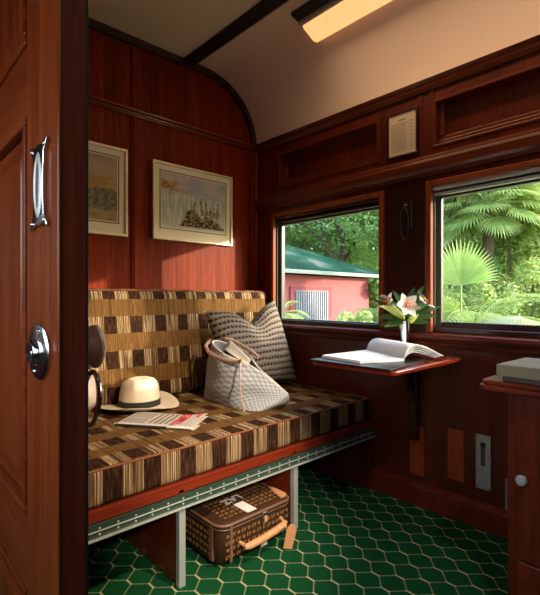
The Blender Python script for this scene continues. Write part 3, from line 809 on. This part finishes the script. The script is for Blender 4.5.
# small cushion half behind the door
cu = thing('round_cushion', 'small woven round cushion on the bench, mostly hidden behind the sliding door', 'cushion', (.640, 1.86, .456))
bm = B(); lathe(bm, [(0, -.05), (.06, -.048), (.095, -.028), (.105, 0), (.095, .028), (.06, .048), (0, .05)], (.640, 1.865, .572), (.05, -1, .35), 32)
WOV = mat_checker('woven_ochre', (.45, .30, .14), (.20, .12, .06), 40); 
obj('cushion_cover', bm, WOV, cu, smooth=True, flat_angle=80)
bm = B(); lathe(bm, [(.100, -.006), (.108, 0), (.100, .006)], (.640, 1.865, .572), (.05, -1, .35), 32); obj('edge_trim', bm, PIPE, cu, smooth=True)

# panama hat
HC = Vector((.930, 1.872, .459))
hat = thing('panama_hat', 'cream straw panama hat with a black ribbon lying on the bench', 'hat', tuple(HC))
def brimf(p, t, r):
    k = max(0, (r-.09)/.09)
    q = p.copy(); q.z += k*(.016*math.cos(2*t+.5)+.010)+(k**2)*.008*math.sin(t*3)
    q.z = max(q.z, .001)
    return q
HX = Vector((.7325, -.6807, 0))
bm = B(); lathe(bm, [(.090, .004), (.110, .002), (.145, .000), (.172, .006), (.176, .008), (.172, .010), (.145, .004), (.110, .006), (.090, .008)], HC, n=64, sx=1.0, sy=1.0, fn=lambda p, t, r: Vector((p.x, p.y, p.z+max(0, (r-.10)/.075)*(.010+.014*math.cos(2*(t-.75))+.004*math.sin(3*t)))))
obj('brim', bm, STRAW, hat, smooth=True, flat_angle=60)
def crown(p, t, r):
    q = p.copy()
    h = q.z/.125
    # oval and pinched at the front, crease along the top (front of the hat points to picture left)
    fx = q.dot(HX)
    if h > .72: q.z -= .016*math.exp(-((q.dot(C_))/.020)**2)*(h-.72)/.28
    if h > .3 and fx < 0:
        s = q.dot(C_); q -= C_*s*.22*h*min(1, -fx/.06)
    return q
bm = B(); lathe(bm, [(.091, .004), (.090, .03), (.087, .06), (.083, .09), (.077, .110), (.066, .122), (.05, .128), (.03, .127), (.015, .125), (0, .124)], HC, n=56, fn=crown); 
for v in bm.verts:
    if (v.co-HC).xy.length < .001: v.co.z -= .014
obj('crown', bm, STRAW, hat, smooth=True, flat_angle=80)
bm = B(); lathe(bm, [(.0915, .008), (.0935, .009), (.0925, .034), (.0895, .035)], HC, n=56, fn=crown); obj('ribbon', bm, plain('black_ribbon', (.012, .011, .012), .6), hat, smooth=True)

# newspaper
a_ = math.atan2(-.265, .191)
nc = Vector((.885, 1.577, .4585))
npap = thing('newspaper', 'folded newspaper with red lettering on the bench in front of the hat', 'newspaper', tuple(nc))
M_ = Matrix.Translation(nc) @ Matrix.Rotation(a_, 4, 'Z')
def loc(bm, M): bmesh.ops.transform(bm, matrix=M, verts=bm.verts); return bm
bm = B()
for k in range(3):
    def sheet(u, v, k=k):
        x = (u-.5)*(.325-.008*k); y = (v-.5)*.175+.002*k
        z = .0005+.0036*k+.0025*math.sin(u*5+k)*v+.004*(math.exp(-((u-1)/.12)**2))*(k-.3)
        return (x, y, z)
    g = B(); grid(g, sheet, 24, 8); me = bpy.data.meshes.new('x'); 
    bmesh.ops.solidify(g, geom=g.faces[:], thickness=.0026); g.to_mesh(me); g.free(); bm.from_mesh(me); bpy.data.meshes.remove(me)
tube(bm, [(-.160, -.0875, .005), (.155, -.0875, .0065)], .0052, 8)
obj('sheets', loc(bm, M_), NEWS, npap, smooth=True, flat_angle=40)
def ztop(x, y):
    u = x/.309+.5; v = (y-.004)/.175+.5
    return .0005+.0072+.0025*math.sin(u*5+2)*v+.004*(math.exp(-((u-1)/.12)**2))*1.7+.0008
bm = B(); textm(bm, 'TIMES', .060, Matrix.Translation((.082, -.004, .0135)) @ Matrix.Rotation(PI/2, 4, 'Z') @ Matrix.Diagonal((.95, .85, 1, 1)))
obj('masthead', loc(bm, M_), REDINK, npap)
bm = B(); textm(bm, 'NEWS', .020, Matrix.Translation((.132, .055, .0165)) @ Matrix.Rotation(PI/2, 4, 'Z')); obj('side_heading', loc(bm, M_), REDINK, npap)
bm = B()
for i in range(4):
    x0 = .030-i*.022
    y = -.060
    while y < .068:
        w = r2.uniform(.006, .02); box(bm, x0, x0+.009, y, y+w, ztop(x0, 0)+.0006, ztop(x0, 0)+.0012); y += w+.005
for i in range(11):
    x0 = -.058-i*.0085
    box(bm, x0, x0+.003, -.070, -.006, ztop(x0, 0)+.0006, ztop(x0, 0)+.0010); box(bm, x0, x0+.003, .004, .068, ztop(x0, 0)+.0006, ztop(x0, 0)+.0010)
obj('printed_text', loc(bm, M_), GREYINK, npap)
bm = B(); box(bm, -.155, .055, -.094, -.0915, .001, .009); obj('photo_edge', loc(bm, M_), INK, npap)

# tote bag
tt = thing('tote_bag', 'slouching pale blue-grey checked tote bag with leather handles on the bench by the pillow', 'bag', (1.34, 1.63, .457))
def rz(y): # rim height along the bag
    k = [(1.34, .46), (1.40, .515), (1.48, .585), (1.56, .650), (1.68, .695), (1.80, .735), (1.9, .735)]
    for (a, b), (c, d) in zip(k, k[1:]):
        if y <= c: return b+(d-b)*(y-a)/(c-a)
    return .735
def base_pt(t):
    ca, sa = math.cos(t), math.sin(t)
    ex = .55
    return Vector((1.345+.115*math.copysign(abs(sa)**ex, sa), 1.645+.215*math.copysign(abs(ca)**ex, ca)))
def rim_pt(t):
    ca, sa = math.cos(t), math.sin(t)
    y = 1.600+.200*math.copysign(abs(ca)**.8, ca); k_ = max(0, min(1, (y-1.50)/.16)); k_ = k_*k_*(3-2*k_); x = 1.318+(.006+.060*k_)*sa-(y-1.6)*.10+max(0, 1.56-y)*.45
    return Vector((x, y, rz(y)))
bm = B(); lay = bm.loops.layers.uv.verify(); NT_, NR = 72, 22
rings = []
for j in range(NR+1):
    s = j/NR; ring = []
    for i in range(NT_):
        t_ = 2*PI*i/NT_; b0 = base_pt(t_); r0 = rim_pt(t_)
        p = Vector((b0.x, b0.y, .4585)).lerp(r0, s)
        bulge = math.sin(PI*min(1, s*1.05))*.018
        o_ = Vector((math.sin(t_), math.cos(t_)*.4, 0)); p += o_*bulge
        p += o_*noise.noise(Vector((p.x*9, p.y*9, p.z*9)))*.020*math.sin(PI*s*.9)
        p += o_*noise.noise(Vector((p.x*4+3, p.y*6, p.z*5)))*.045*math.sin(PI*s*.95)
        p += o_*.010*math.sin(p.y*26+s*9)*s*(1-s)*2.2
        ring.append(bm.verts.new(p))
    rings.append(ring)
per = 1.25/.016; 
for j in range(NR):
    for i in range(NT_):
        i2 = (i+1) % NT_
        f = bm.faces.new((rings[j][i], rings[j][i2], rings[j+1][i2], rings[j+1][i]))
        for l in f.loops: l[lay].uv = (0, 0)
        for l, (ii, jj) in zip(f.loops, ((i, j), (i+1, j), (i+1, j+1), (i, j+1))):
            c_ = l.vert.co; l[lay].uv = ((ii/NT_)*72, jj*.80)
bf = bm.faces.new(rings[0][::-1])
obj_t = obj('bag_body', bm, TOTE, tt, smooth=True, flat_angle=80)
m = obj_t.modifiers.new('s', 'SOLIDIFY'); m.thickness = .003; m.offset = -1
rimp = [Vector(rim_pt(2*PI*i/48)) for i in range(48)]
bm = B(); tube(bm, [p+Vector((0, 0, .001)) for p in rimp if True], .0042, 6, True); obj('rim_binding', bm, plain('white_zip_edge', (.72, .68, .63), .5), tt, smooth=True)
bm = B(); tube(bm, [(1.262, 1.80, .738), (1.243, 1.80, .715), (1.236, 1.77, .690), (1.238, 1.71, .672), (1.243, 1.64, .660), (1.252, 1.585, .660), (1.268, 1.555, .664)], .0095, 10); obj('handle', bm, PALELEATHER, tt, smooth=True)
bm = B(); tube(bm, [(1.355, 1.79, .742), (1.375, 1.76, .738), (1.380, 1.70, .720), (1.382, 1.62, .695), (1.375, 1.56, .672)], .0085, 10); obj('handle', bm, PALELEATHER, tt, smooth=True)
bm = B(); prism(bm, [(-.0045, -.001), (.0045, -.001), (.0045, .001), (-.0045, .001)], 'z', 0, 1); bm.clear()
tube(bm, [(1.262, 1.550, .660), (1.240, 1.528, .640), (1.214, 1.500, .580), (1.206, 1.482, .520), (1.210, 1.468, .475), (1.200, 1.455, .462)], .0035, 6); obj('closing_strap', bm, PALELEATHER, tt, smooth=True)
bm = B(); lathe(bm, [(0, .008), (.008, .005), (.009, 0), (.006, -.004)], (1.264, 1.800, .742), (-.5, -.5, .7), 12); obj('brass_stud', bm, BRASS, tt, smooth=True)
bm = B(); lathe(bm, [(0, .006), (.008, .004), (.009, 0)], (1.262, 1.552, .664), (-.6, -.6, .4), 12); obj('brass_stud', bm, BRASS, tt, smooth=True)
bm = B(); grid(bm, lambda u, v: (1.345-.03*u+.01*v, 1.745-.155*v+.0*u, .745-.085*v-.045*u*(1-v*.5)-.01*math.sin(u*3)), 6, 8); o = obj('folded_lining', bm, plain('white_lining', (.75, .72, .68), .7), tt, smooth=True)
m = o.modifiers.new('s', 'SOLIDIFY'); m.thickness = .002

# ---------------------------------------------------------------- suitcase under the bench
su = thing('suitcase', 'brown monogrammed soft suitcase with tan leather handle and tag under the bench', 'suitcase', (1.075, 1.37, 0))
CANV = plain('brown_canvas', (.042, .018, .009), .6, var=.25, scale=60, bump=.1, spec=.2)
MONO = plain('ochre_print', (.32, .17, .055), .7, spec=.1)
TRIM = plain('brown_leather_trim', (.17, .080, .045), .5)
sx0, sx1, sy0, sy1, sz = .902, 1.252, 1.218, 1.53, .168
def rrect(x0, x1, y0, y1, r, n=6):
    P = []
    for cx, cy, a0 in ((x1-r, y1-r, 0), (x0+r, y1-r, PI/2), (x0+r, y0+r, PI), (x1-r, y0+r, 1.5*PI)):
        for i in range(n+1):
            a = a0+PI/2*i/n; P.append((cx+r*math.cos(a), cy+r*math.sin(a)))
    return P
bm = B(); levels = [(.004, -.022), (.012, -.010), (.03, -.004), (.09, .001), (.14, 0), (.158, -.001), (.164, -.006), (.167, -.02), (.170, -.06)]
rings = []
for z, g in levels:
    rings.append([bm.verts.new((x, y, z)) for x, y in rrect(sx0-g, sx1+g, sy0-g, sy1+g, .045+g*.8 if g > -.04 else .02)])
for A, C in zip(rings, rings[1:]):
    for i in range(len(A)): bm.faces.new((A[i], A[(i+1) % len(A)], C[(i+1) % len(A)], C[i]))
bm.faces.new(rings[0][::-1]); bm.faces.new(rings[-1]); bmesh.ops.recalc_face_normals(bm, faces=bm.faces)
for v in bm.verts:
    if v.co.z < .05 and v.co.y < 1.3 : v.co.y += .030*(1-v.co.z/.05)
sb = obj('suitcase_body', bm, CANV, su, smooth=True, flat_angle=50)
bm = B(); tube(bm, [(x, y, .160) for x, y in rrect(sx0-.001, sx1+.001, sy0-.001, sy1+.001, .045)], .0048, 8, True); obj('leather_piping', bm, TRIM, su, smooth=True)
bm = B(); box(bm, sx0+.040, sx0+.050, sy0-.003, sy0+.004, .03, .155, .001); box(bm, sx0-.003, sx0+.004, sy0+.045, sy0+.065, .03, .155, .001); obj('leather_binding', bm, TRIM, su)
# zip line
bm = B(); tube(bm, [(x, y, .146) for x, y in rrect(sx0-.002, sx1+.002, sy0-.002, sy1+.002, .046)], .0022, 6, True); obj('zip', bm, plain('bronze_zip', (.16, .10, .06), .5, .5), su, smooth=True)
# monogram marks
bm = B()
def flower(bm, M, s):
    g = B()
    for i in range(4):
        a = i*PI/2; lathe(g, [(0, .0004), (s*.30, .0004), (s*.30, 0)], (math.cos(a)*s*.46, math.sin(a)*s*.46, 0), n=6)
    me = bpy.data.meshes.new('x'); loc(g, M).to_mesh(me); g.free(); bm.from_mesh(me); bpy.data.meshes.remove(me)
def marks(M, w, h, stp=.024, rot=0):
    ni, nj = int(w/stp), int(h/stp)
    for i in range(ni):
        for j in range(nj):
            P_ = M @ Matrix.Translation(((i+.5)*stp-w/2+(0 if j % 2 else stp*.0), (j+.5)*stp-h/2, 0))
            if (i+j) % 2: 
                if (i+j) % 4 == 1: flower(bm, P_ @ Matrix.Rotation(PI/4, 4, 'Z'), .0088)
                else: flower(bm, P_, .0088)
            else: textm(bm, 'LV', .0175, P_, .0003)
top_M = Matrix.Translation(((sx0+sx1)/2, 1.345, .1712)) @ Matrix.Rotation(PI, 4, 'Z')
marks(top_M, .29, .22)
obj('top_monogram', bm, MONO, su); bm = B()
front_M = Matrix.Translation(((sx0+sx1)/2, sy0-.0012, .092)) @ Matrix.Rotation(PI/2, 4, 'X')
marks(front_M, .315, .105)
obj('front_monogram', bm, MONO, su); bm = B()
left_M = Matrix.Translation((sx0-.0016, 1.365, .090)) @ Matrix.Rotation(-PI/2, 4, 'Z') @ Matrix.Rotation(PI/2, 4, 'X')
marks(left_M, .20, .105)
obj('side_monogram', bm, MONO, su)
WHITE = plain('white_paint', (.72, .68, .66), .5, var=.03)
bm = B(); textm(bm, 'LAZ', .050, Matrix.Translation((1.050, 1.350, .1722)) @ Matrix.Rotation(PI+.10, 4, 'Z'), .0004, .035); obj('initials', bm, WHITE, su)
bm = B(); box(bm, 1.030, 1.074, 1.228, 1.310, .1702, .1722); obj('white_stripe', bm, WHITE, su)
bm = B(); prism(bm, [(1.205, 1.235), (1.235, 1.235), (1.247, 1.25), (1.247, 1.33), (1.235, 1.34)], 'z', .1665, .1712); obj('leather_corner', bm, LEATHER, su)
# handle, lock, tag
bm = B(); hy = 1.180
tube(bm, [(.985, hy+.008, .080), (1.00, hy, .082), (1.06, hy-.004, .087), (1.12, hy-.004, .093), (1.165, hy, .098), (1.180, hy+.006, .100)], [.010, .0125, .013, .013, .0125, .010], 12)
hd = obj('handle', bm, LEATHER, su, smooth=True)
bm = B(); tube(bm, [(1.165, hy-.014, .096), (1.165, hy, .113), (1.165, hy+.014, .100), (1.165, hy, .083)], .004, 6, True)
obj('handle_loop', bm, LEATHER, hd, smooth=True)
bm = B(); tube(bm, [(.990, hy+.006, .080), (.985, hy+.040, .085)], .006, 8); obj('handle_mount', bm, LEATHER, hd, smooth=True)
bm = B(); tube(bm, [(1.178, hy+.006, .100), (1.185, hy+.040, .105)], .006, 8); obj('handle_mount', bm, LEATHER, hd, smooth=True)
bm = B(); box(bm, 1.090, 1.112, sy0-.010, sy0+.002, .108, .156, .003); lk = obj('lock', bm, CHROME, su)
bm = B(); box(bm, 1.095, 1.107, sy0-.014, sy0-.009, .122, .142, .002); obj('lock_catch', bm, LEATHER, lk)
bm = B(); box(bm, 1.085, 1.115, sy0+.002, sy0+.006, .030, .046, .001)
for v in bm.verts: v.co.y -= .006
obj('white_label', bm, WHITE, su)
bm = B(); M2 = Matrix.Translation((1.186, 1.166, .048)) @ Matrix.Scale(1.15, 4) @ Matrix.Rotation(math.radians(-22), 4, 'Z') @ Matrix.Rotation(math.radians(14), 4, 'Y')
g = prism(B(), [(-.016, -.036), (.016, -.036), (.018, .026), (.008, .042), (-.008, .042), (-.018, .026)], 'y', -.002, .002, .0008)
obj('luggage_tag', loc(g, M2), LEATHER, su)
bm.free()

# ================================================================ OUTSIDE
GZ = -1.1
def grass_mat():
    t = NT('lawn_and_gravel'); n = t.noise(t.coord(), 1.3, 5); n2 = t.noise(t.coord(), 18, 3)
    return t.bsdf(t.mix(n2, t.ramp(n, (.42, (.10, .18, .04)), (.58, (.36, .33, .20))), (.16, .22, .06)), .95)
bm = B(); box(bm, 2.6, 60, -30, 60, GZ-.2, GZ); tag(obj('garden_ground', bm, grass_mat()), 'grassy garden ground outside the windows', 'ground')['kind'] = 'structure'

# pink shed
PINK = plain('pink_render', (.44, .115, .13), .8, var=.12, scale=3); ROOF = None
t = NT('green_corrugated_roof'); c = t.sep(t.coord()); wv = t.math('SINE', t.math('MULTIPLY', c[0], 60))
st = t.noise(t.coord(), 1.1, 4); gcol = t.ramp(st, (.42, (.010, .050, .034)), (.58, (.022, .085, .058)), (.70, (.16, .19, .17)))
ROOF = t.bsdf(gcol, .9, spec=.05, normal=t.bump(wv, .6, .02))
bl = thing('garden_shed', 'pink rendered outbuilding with a green metal roof seen through the left window', 'building', (8.2, 8.4, GZ))
bm = B(); box(bm, 4.4, 10.55, 7.25, 10.6, GZ, 1.50); 
obj('wall', bm, PINK, bl)
bm = B(); A = [(4.0, 6.95, 1.60), (11.0, 6.95, 1.60), (11.0, 10.9, 1.60), (4.0, 10.9, 1.60)]
rd = [(6.2, 8.95, 2.52), (8.75, 8.95, 2.52)]
v = [bm.verts.new(p) for p in A]+[bm.verts.new(p) for p in rd]
lo = [bm.verts.new((p[0], p[1], p[2]-.07)) for p in A]
bm.faces.new((v[0], v[1], v[5], v[4])); bm.faces.new((v[1], v[2], v[5])); bm.faces.new((v[2], v[3], v[4], v[5])); bm.faces.new((v[3], v[0], v[4]))
for i in range(4): bm.faces.new((lo[i], lo[(i+1) % 4], v[(i+1) % 4], v[i]))
bm.faces.new(lo[::-1]); bmesh.ops.recalc_face_normals(bm, faces=bm.faces); rf = obj('roof', bm, ROOF, bl)
bm = B(); box(bm, 4.0, 11.0, 6.90, 6.96, 1.51, 1.60, .01); obj('gutter', bm, plain('pale_green_gutter', (.28, .36, .32), .6), rf)
bm = B(); box(bm, 7.35, 8.85, 7.20, 7.249, GZ, 1.22); fr = obj('door_surround', bm, plain('deep_pink_trim', (.32, .070, .085), .8), bl)
bm = B()
for i in range(15): x = 7.50+i*.08; box(bm, x, x+.05, 7.165, 7.199, GZ, 1.12, .008)
box(bm, 7.49, 8.70, 7.19, 7.1995, GZ, 1.13)
obj('shutter', bm, plain('grey_corrugated_sheet', (.22, .25, .30), .5, .2), bl)

# foliage
def leaf_cloud(bm, c, rad, n, size, rnd, squash=.8):
    c = Vector(c)
    clumps = [(c+Vector((rnd.gauss(0, .5)*rad, rnd.gauss(0, .5)*rad, rnd.gauss(0, .45)*rad*squash)), rad*rnd.uniform(.22, .42)) for _ in range(16)]
    clumps.append((c, rad*.6))
    for _ in range(n):
        q, r = clumps[rnd.randrange(len(clumps))]
        d = Vector((rnd.gauss(0, 1), rnd.gauss(0, 1), rnd.gauss(0, 1))).normalized()
        p = q+d*r*rnd.uniform(.72, 1.05)
        a = Vector((rnd.gauss(0, 1), rnd.gauss(0, 1), rnd.gauss(0, .6))).normalized(); b = a.cross(d+Vector((0, 0, .6))).normalized()
        s = size*rnd.uniform(.6, 1.3)
        bm.faces.new([bm.verts.new(p+a*s), bm.verts.new(p+b*s*.42), bm.verts.new(p-a*s*.9), bm.verts.new(p-b*s*.42)])
def tree(name, x, y, zc, rad, n, size, label, mat, group, seed, trunk=True, squash=.8):
    rnd = random.Random(seed)
    t_ = thing(name, label, 'tree' if trunk else 'bush', (x, y, GZ), group)
    bm = B(); leaf_cloud(bm, (x, y, zc), rad, n, size, rnd, squash); obj('foliage', bm, mat, t_)
    bm = B()
    top = Vector((x, y, zc))
    if trunk:
        tube(bm, [(x, y, GZ), (x+.05, y, (GZ+zc)/2), (x, y, zc)], [rad*.07, rad*.055, rad*.03], 8)
    for i in range(7):
        a = i*2*PI/7+rnd.random(); b0 = Vector((x, y, GZ+(zc-GZ)*(rnd.uniform(.55, .9) if trunk else .02)))
        e = top+Vector((math.cos(a)*rad*.75, math.sin(a)*rad*.75, rnd.uniform(-.1, .6)*rad)); m_ = b0.lerp(e, .5)+Vector((0, 0, .1*rad))
        tube(bm, [b0, m_, e], [rad*.03, rad*.02, rad*.008], 6)
    obj('trunk' if trunk else 'stems', bm, BARK, t_, smooth=True)
BARK = plain('brown_bark', (.10, .07, .05), .9, var=.4, scale=12, bump=.4)
G1 = mat_leaf('leaf_mid_green', (.09, .26, .05), (.40, .58, .18))
G2 = mat_leaf('leaf_bright_green', (.22, .38, .06), (.68, .76, .32))
G3 = mat_leaf('leaf_deep_green', (.05, .16, .035), (.20, .36, .10))
G4 = mat_leaf('palm_green', (.16, .30, .06), (.58, .68, .26))
G5 = mat_leaf('palm_blue_green', (.09, .20, .06), (.46, .56, .24))

R3 = (.7325, -.6807); F3 = (.6807, .7325)
def ond(px, py, t):
    u = (px-270)/441; v_ = (298-py)/441
    return (t*(F3[0]+u*R3[0]), t*(F3[1]+u*R3[1]), .95+t*v_)
TG = 'trees beyond the windows'
for i, (px, py, t_, rad, n, sz, nm, lab, mt) in enumerate([
    (342, 216, 16.5, 2.4, 17000, .085, 'broadleaf_tree', 'bright green broadleaf tree rising behind the shed roof', G1),
    (290, 222, 19, 2.6, 11000, .10, 'broadleaf_tree', 'tree behind the shed at the left edge of the left window', G3),
    (396, 240, 20, 2.2, 11000, .10, 'broadleaf_tree', 'leafy tree behind the right end of the shed', G1),
    (470, 170, 15, 3.2, 10000, .13, 'broadleaf_tree', 'dark tree rising behind the palms in the right window', G3),
    (540, 175, 13, 3.0, 10000, .12, 'broadleaf_tree', 'green tree at the top right of the right window', G1),
    (330, 262, 27, 3.2, 7000, .24, 'broadleaf_tree', 'distant low tree far behind the shed', G1),
    (450, 240, 27, 5.5, 9000, .28, 'broadleaf_tree', 'distant wide tree far behind the palms', G3),
    (590, 230, 24, 6.0, 8000, .28, 'broadleaf_tree', 'distant wide tree farthest to the right', G3)]):
    p = ond(px, py, t_); tree(nm, p[0], p[1], p[2], rad, n, sz, lab, mt, TG, i+1)
BG = 'bushes beyond the windows'
for i, (px, py, t_, rad, n, sz, lab, mt) in enumerate([
    (378, 300, 13.2, .75, 4500, .08, 'small bush beside the right corner of the pink shed', G1),
    (518, 240, 8.6, 1.25, 16000, .05, 'pale green airy shrub filling the middle of the right window', G2),
    (500, 300, 7.8, .80, 8000, .05, 'low light green shrub below the airy shrub in the right window', G2),
    (560, 300, 8.0, 1.0, 9000, .055, 'green shrub at the far right of the right window', G2),
    (462, 300, 9.5, 1.0, 8000, .06, 'deep green shrub behind the fan palm leaf', G1),
    (350, 325, 6.6, .30, 1500, .04, 'small bush at the foot of the left window view', G2)]):
    p = ond(px, py, t_); tree('garden_shrub', p[0], p[1], p[2], rad, n, sz, lab, mt, BG, i+30, False, .75)

def fan_leaf(bm, c, d, up, R, n=26, spread=2.5, droop=.5):
    d = Vector(d).normalized(); s = d.cross(up).normalized()
    for i in range(n):
        a = (i/(n-1)-.5)*spread
        q = d*math.cos(a)+s*math.sin(a)
        L = R*(1-.18*abs(a)/(spread/2))
        blade(bm, c, q, L, R*.040, droop, .5, 5, up=up, shape=lambda s_: .35+1.1*s_ if s_ < .55 else max(.03, 1.0*(1-s_)/.45))
def fan_palm(p, h, R, n, seed, label, mat, group, pet=.55):
    rnd = random.Random(seed); base = Vector((p[0], p[1], GZ)); cz = Vector(p)
    t_ = thing('fan_palm', label, 'palm', tuple(base), group)
    bm = B(); N_ = 14; pts = [base.lerp(cz, i/N_) for i in range(N_+1)]; tube(bm, pts, [.085+.015*(i % 2) for i in range(N_+1)], 10); obj('trunk', bm, BARK, t_)
    bm = B(); st = B()
    for i in range(n):
        a = i*2.399; el = 1.2-1.9*(i/n); d = Vector((math.cos(a)*math.cos(el), math.sin(a)*math.cos(el), math.sin(el)))
        e = cz+d*pet*rnd.uniform(.8, 1.2); tube(st, [cz, cz.lerp(e, .5)+Vector((0, 0, .04)), e], .012, 5)
        side = d.cross(Vector((0, 0, 1))).normalized(); up = side.cross(d)
        fan_leaf(bm, e, d+Vector((0, 0, -.15)), up, R*rnd.uniform(.85, 1.1), 24, 2.6, rnd.uniform(.5, 1.1))
    obj('fronds', bm, mat, t_); obj('leaf_stalks', st, mat, t_)
PGp = 'fan palms outside the right window'
fan_palm(ond(452, 190, 8.6), 0, .62, 34, 1, 'fan palm at the top left of the right window', G5, PGp)
fan_palm(ond(488, 205, 8.0), 0, .66, 36, 2, 'fan palm with hanging leaves at the top middle of the right window', G4, PGp)
fan_palm(ond(545, 200, 9.6), 0, .70, 20, 3, 'fan palm at the top right corner of the right window', G5, PGp)
# young fan palm standing close to the window
yp = thing('young_fan_palm', 'young bright fan palm with upright pleated leaves at the left of the right window', 'palm', tuple(ond(462, 420, 5.8)[:2])+(GZ,), None)
bm = B(); st = B()
for px, py, t_, dx, R in ((461, 285, 5.8, -.05, .62), (440, 325, 6.1, -.8, .50)):
    c = Vector(ond(px, py, t_)); up = Vector((-.75, -.66, .1)).normalized()
    fan_leaf(bm, c, Vector((R3[0]*dx, R3[1]*dx, 1)), up, R, 34, 2.7, .35)
    tube(st, [tuple(yp.location), tuple(c.lerp(yp.location, .4)+Vector((0, 0, .05))), tuple(c)], .012, 6)
obj('fronds', bm, mat_leaf('young_palm_green', (.22, .40, .05), (.52, .68, .18), .5), yp); obj('leaf_stalks', st, G4, yp)
# feather palms
def feather(p, n, L, seed, label, mat, up0=.9):
    rnd = random.Random(seed); c = Vector(p); t_ = thing('feather_palm', label, 'palm', (p[0], p[1], GZ), 'feather palms outside the windows')
    bm = B(); st = B()
    tube(st, [(p[0], p[1], GZ), tuple(c)], [.12, .09], 8)
    for i in range(n):
        a = i*2.399+rnd.random()*.3; el = up0*rnd.uniform(.5, 1.3)
        d = Vector((math.cos(a)*math.cos(el), math.sin(a)*math.cos(el), math.sin(el))); q = c.copy(); pts = [q.copy()]
        for k in range(14):
            q = q+d*(L/14); d = (d+Vector((0, 0, -.13))).normalized(); pts.append(q.copy())
            sd = d.cross(Vector((0, 0, 1))).normalized(); w = L*.30*math.sin(PI*(k+1.5)/16)
            for s_ in (-1, 1):
                for h_ in (0, .5):
                    blade(bm, q-d*(L/14)*h_, sd*s_+d*.7, w, .011, .5, .3, 3)
        tube(st, pts, [.012-.0007*k for k in range(15)], 5)
    obj('fronds', bm, mat, t_); obj('leaf_stalks', st, mat, t_)
G6 = mat_leaf('feather_palm_green', (.22, .36, .08), (.55, .66, .26))
feather(ond(474, 338, 6.4), 22, 1.35, 5, 'feathery palm with arching pale fronds at the bottom of the right window', G6)
feather(ond(376, 325, 9.2), 18, .95, 6, 'feathery palm beside the right end of the shed in the left window', G6)
feather(ond(280, 318, 6.4), 12, .50, 8, 'small feathery palm in the lower left corner of the left window', G6)
bm = B(); c = ond(512, 328, 5.9)
lathe(bm, [(0, .16), (.3, .14), (.52, .06), (.6, -.1), (.5, -.6), (.5, GZ-c[2]+.0)], c, n=24, sx=1, sy=.7, fn=lambda p, t, r: p+Vector((noise.noise(p*3)*.08, noise.noise(p*3+Vector((5, 0, 0)))*.08, noise.noise(p*4)*.05)))
tag(obj('garden_rock', bm, plain('pale_rock', (.26, .28, .18), .9, var=.25, scale=8, bump=.5), smooth=True), 'pale grey garden rock behind the sill of the right window', 'rock')

# ================================================================ LIGHT
w = bpy.data.worlds.new('World'); S.world = w; w.use_nodes = True; nt_ = w.node_tree; nt_.nodes.clear()
sky = nt_.nodes.new('ShaderNodeTexSky'); sky.sky_type = 'NISHITA'; sky.sun_disc = False; sky.sun_elevation = math.radians(38); sky.sun_rotation = math.radians(140); sky.air_density = 1.2; sky.dust_density = 3
bgn = nt_.nodes.new('ShaderNodeBackground'); bgn.inputs[1].default_value = 1.05; ow = nt_.nodes.new('ShaderNodeOutputWorld')
nt_.links.new(sky.outputs[0], bgn.inputs[0]); nt_.links.new(bgn.outputs[0], ow.inputs[0])
def light(kind, name, loc_, energy, col, target=None, size=None, size_y=None, **kw):
    l = bpy.data.lights.new(name, kind); l.energy = energy; l.color = col
    if size is not None and kind == 'AREA':
        l.size = size
        if size_y: l.shape = 'RECTANGLE'; l.size_y = size_y
    for k, v_ in kw.items(): setattr(l, k, v_)
    o = bpy.data.objects.new(name, l); COL.objects.link(o); o.location = loc_
    if target is not None: o.rotation_euler = (Vector(target)-Vector(loc_)).to_track_quat('-Z', 'Y').to_euler()
    return o
sd = Vector((-.80, 1.0, -.27))
light('SUN', 'sun', (5, -5, 6), 6.5, (1, .82, .60), tuple(Vector((5, -5, 6))+sd), angle=math.radians(1.0))
light('AREA', 'corridor_window_light', (-.74, .75, 1.20), 8, (1, .93, .85), (1, .75, 1.0), 2.2, .7)
light('AREA', 'ceiling_lamp_light', (1.60, .78, 2.205), 3.8, (1, .66, .38), (1.60, .78, 0), .08, 1.30)
light('SPOT', 'room_fill_spot', (1.05, .05, 1.75), 190, (1, .78, .52), (.86, 1.60, .42), spot_size=math.radians(52), spot_blend=1.0, shadow_soft_size=.06)  # unseen spot added to brighten the bench, no real fixture
light('SPOT', 'room_fill_spot', (.75, .03, 1.65), 34, (1, .90, .75), (1.32, 1.05, 0), spot_size=math.radians(42), spot_blend=.9, shadow_soft_size=.05)  # second unseen spot, added for the pool of light on the floor

light('POINT', 'ceiling_fill_light', (.80, .12, 2.02), 3.5, (1, .84, .66), shadow_soft_size=.06)  # unseen bounce light added to lift the ceiling
light('SPOT', 'suitcase_fill_spot', (.42, .03, 1.02), 85, (1, .88, .74), (1.05, 1.32, .12), spot_size=math.radians(34), spot_blend=.8, shadow_soft_size=.04)  # low unseen spot added to reach the suitcase under the bench

# ================================================================ CAMERA
cam = bpy.data.cameras.new('camera'); co = bpy.data.objects.new('camera', cam); COL.objects.link(co); S.camera = co
cam.sensor_fit = 'HORIZONTAL'; cam.sensor_width = 36; cam.lens = 441/540*36; cam.clip_start = .02; cam.clip_end = 300
cam.shift_y = -(298-297.5)/540*-1
co.location = (0, 0, .95); co.rotation_euler = (PI/2, 0, -math.radians(90-47.1))
vs_ = S.view_settings; vs_.view_transform = 'Standard'; vs_.look = 'None'; vs_.gamma = 1; vs_.exposure = 0; vs_.use_curve_mapping = False
S.cycles.max_bounces = 10; S.cycles.transparent_max_bounces = 16
try: S.cycles.use_denoising = True
except Exception: pass
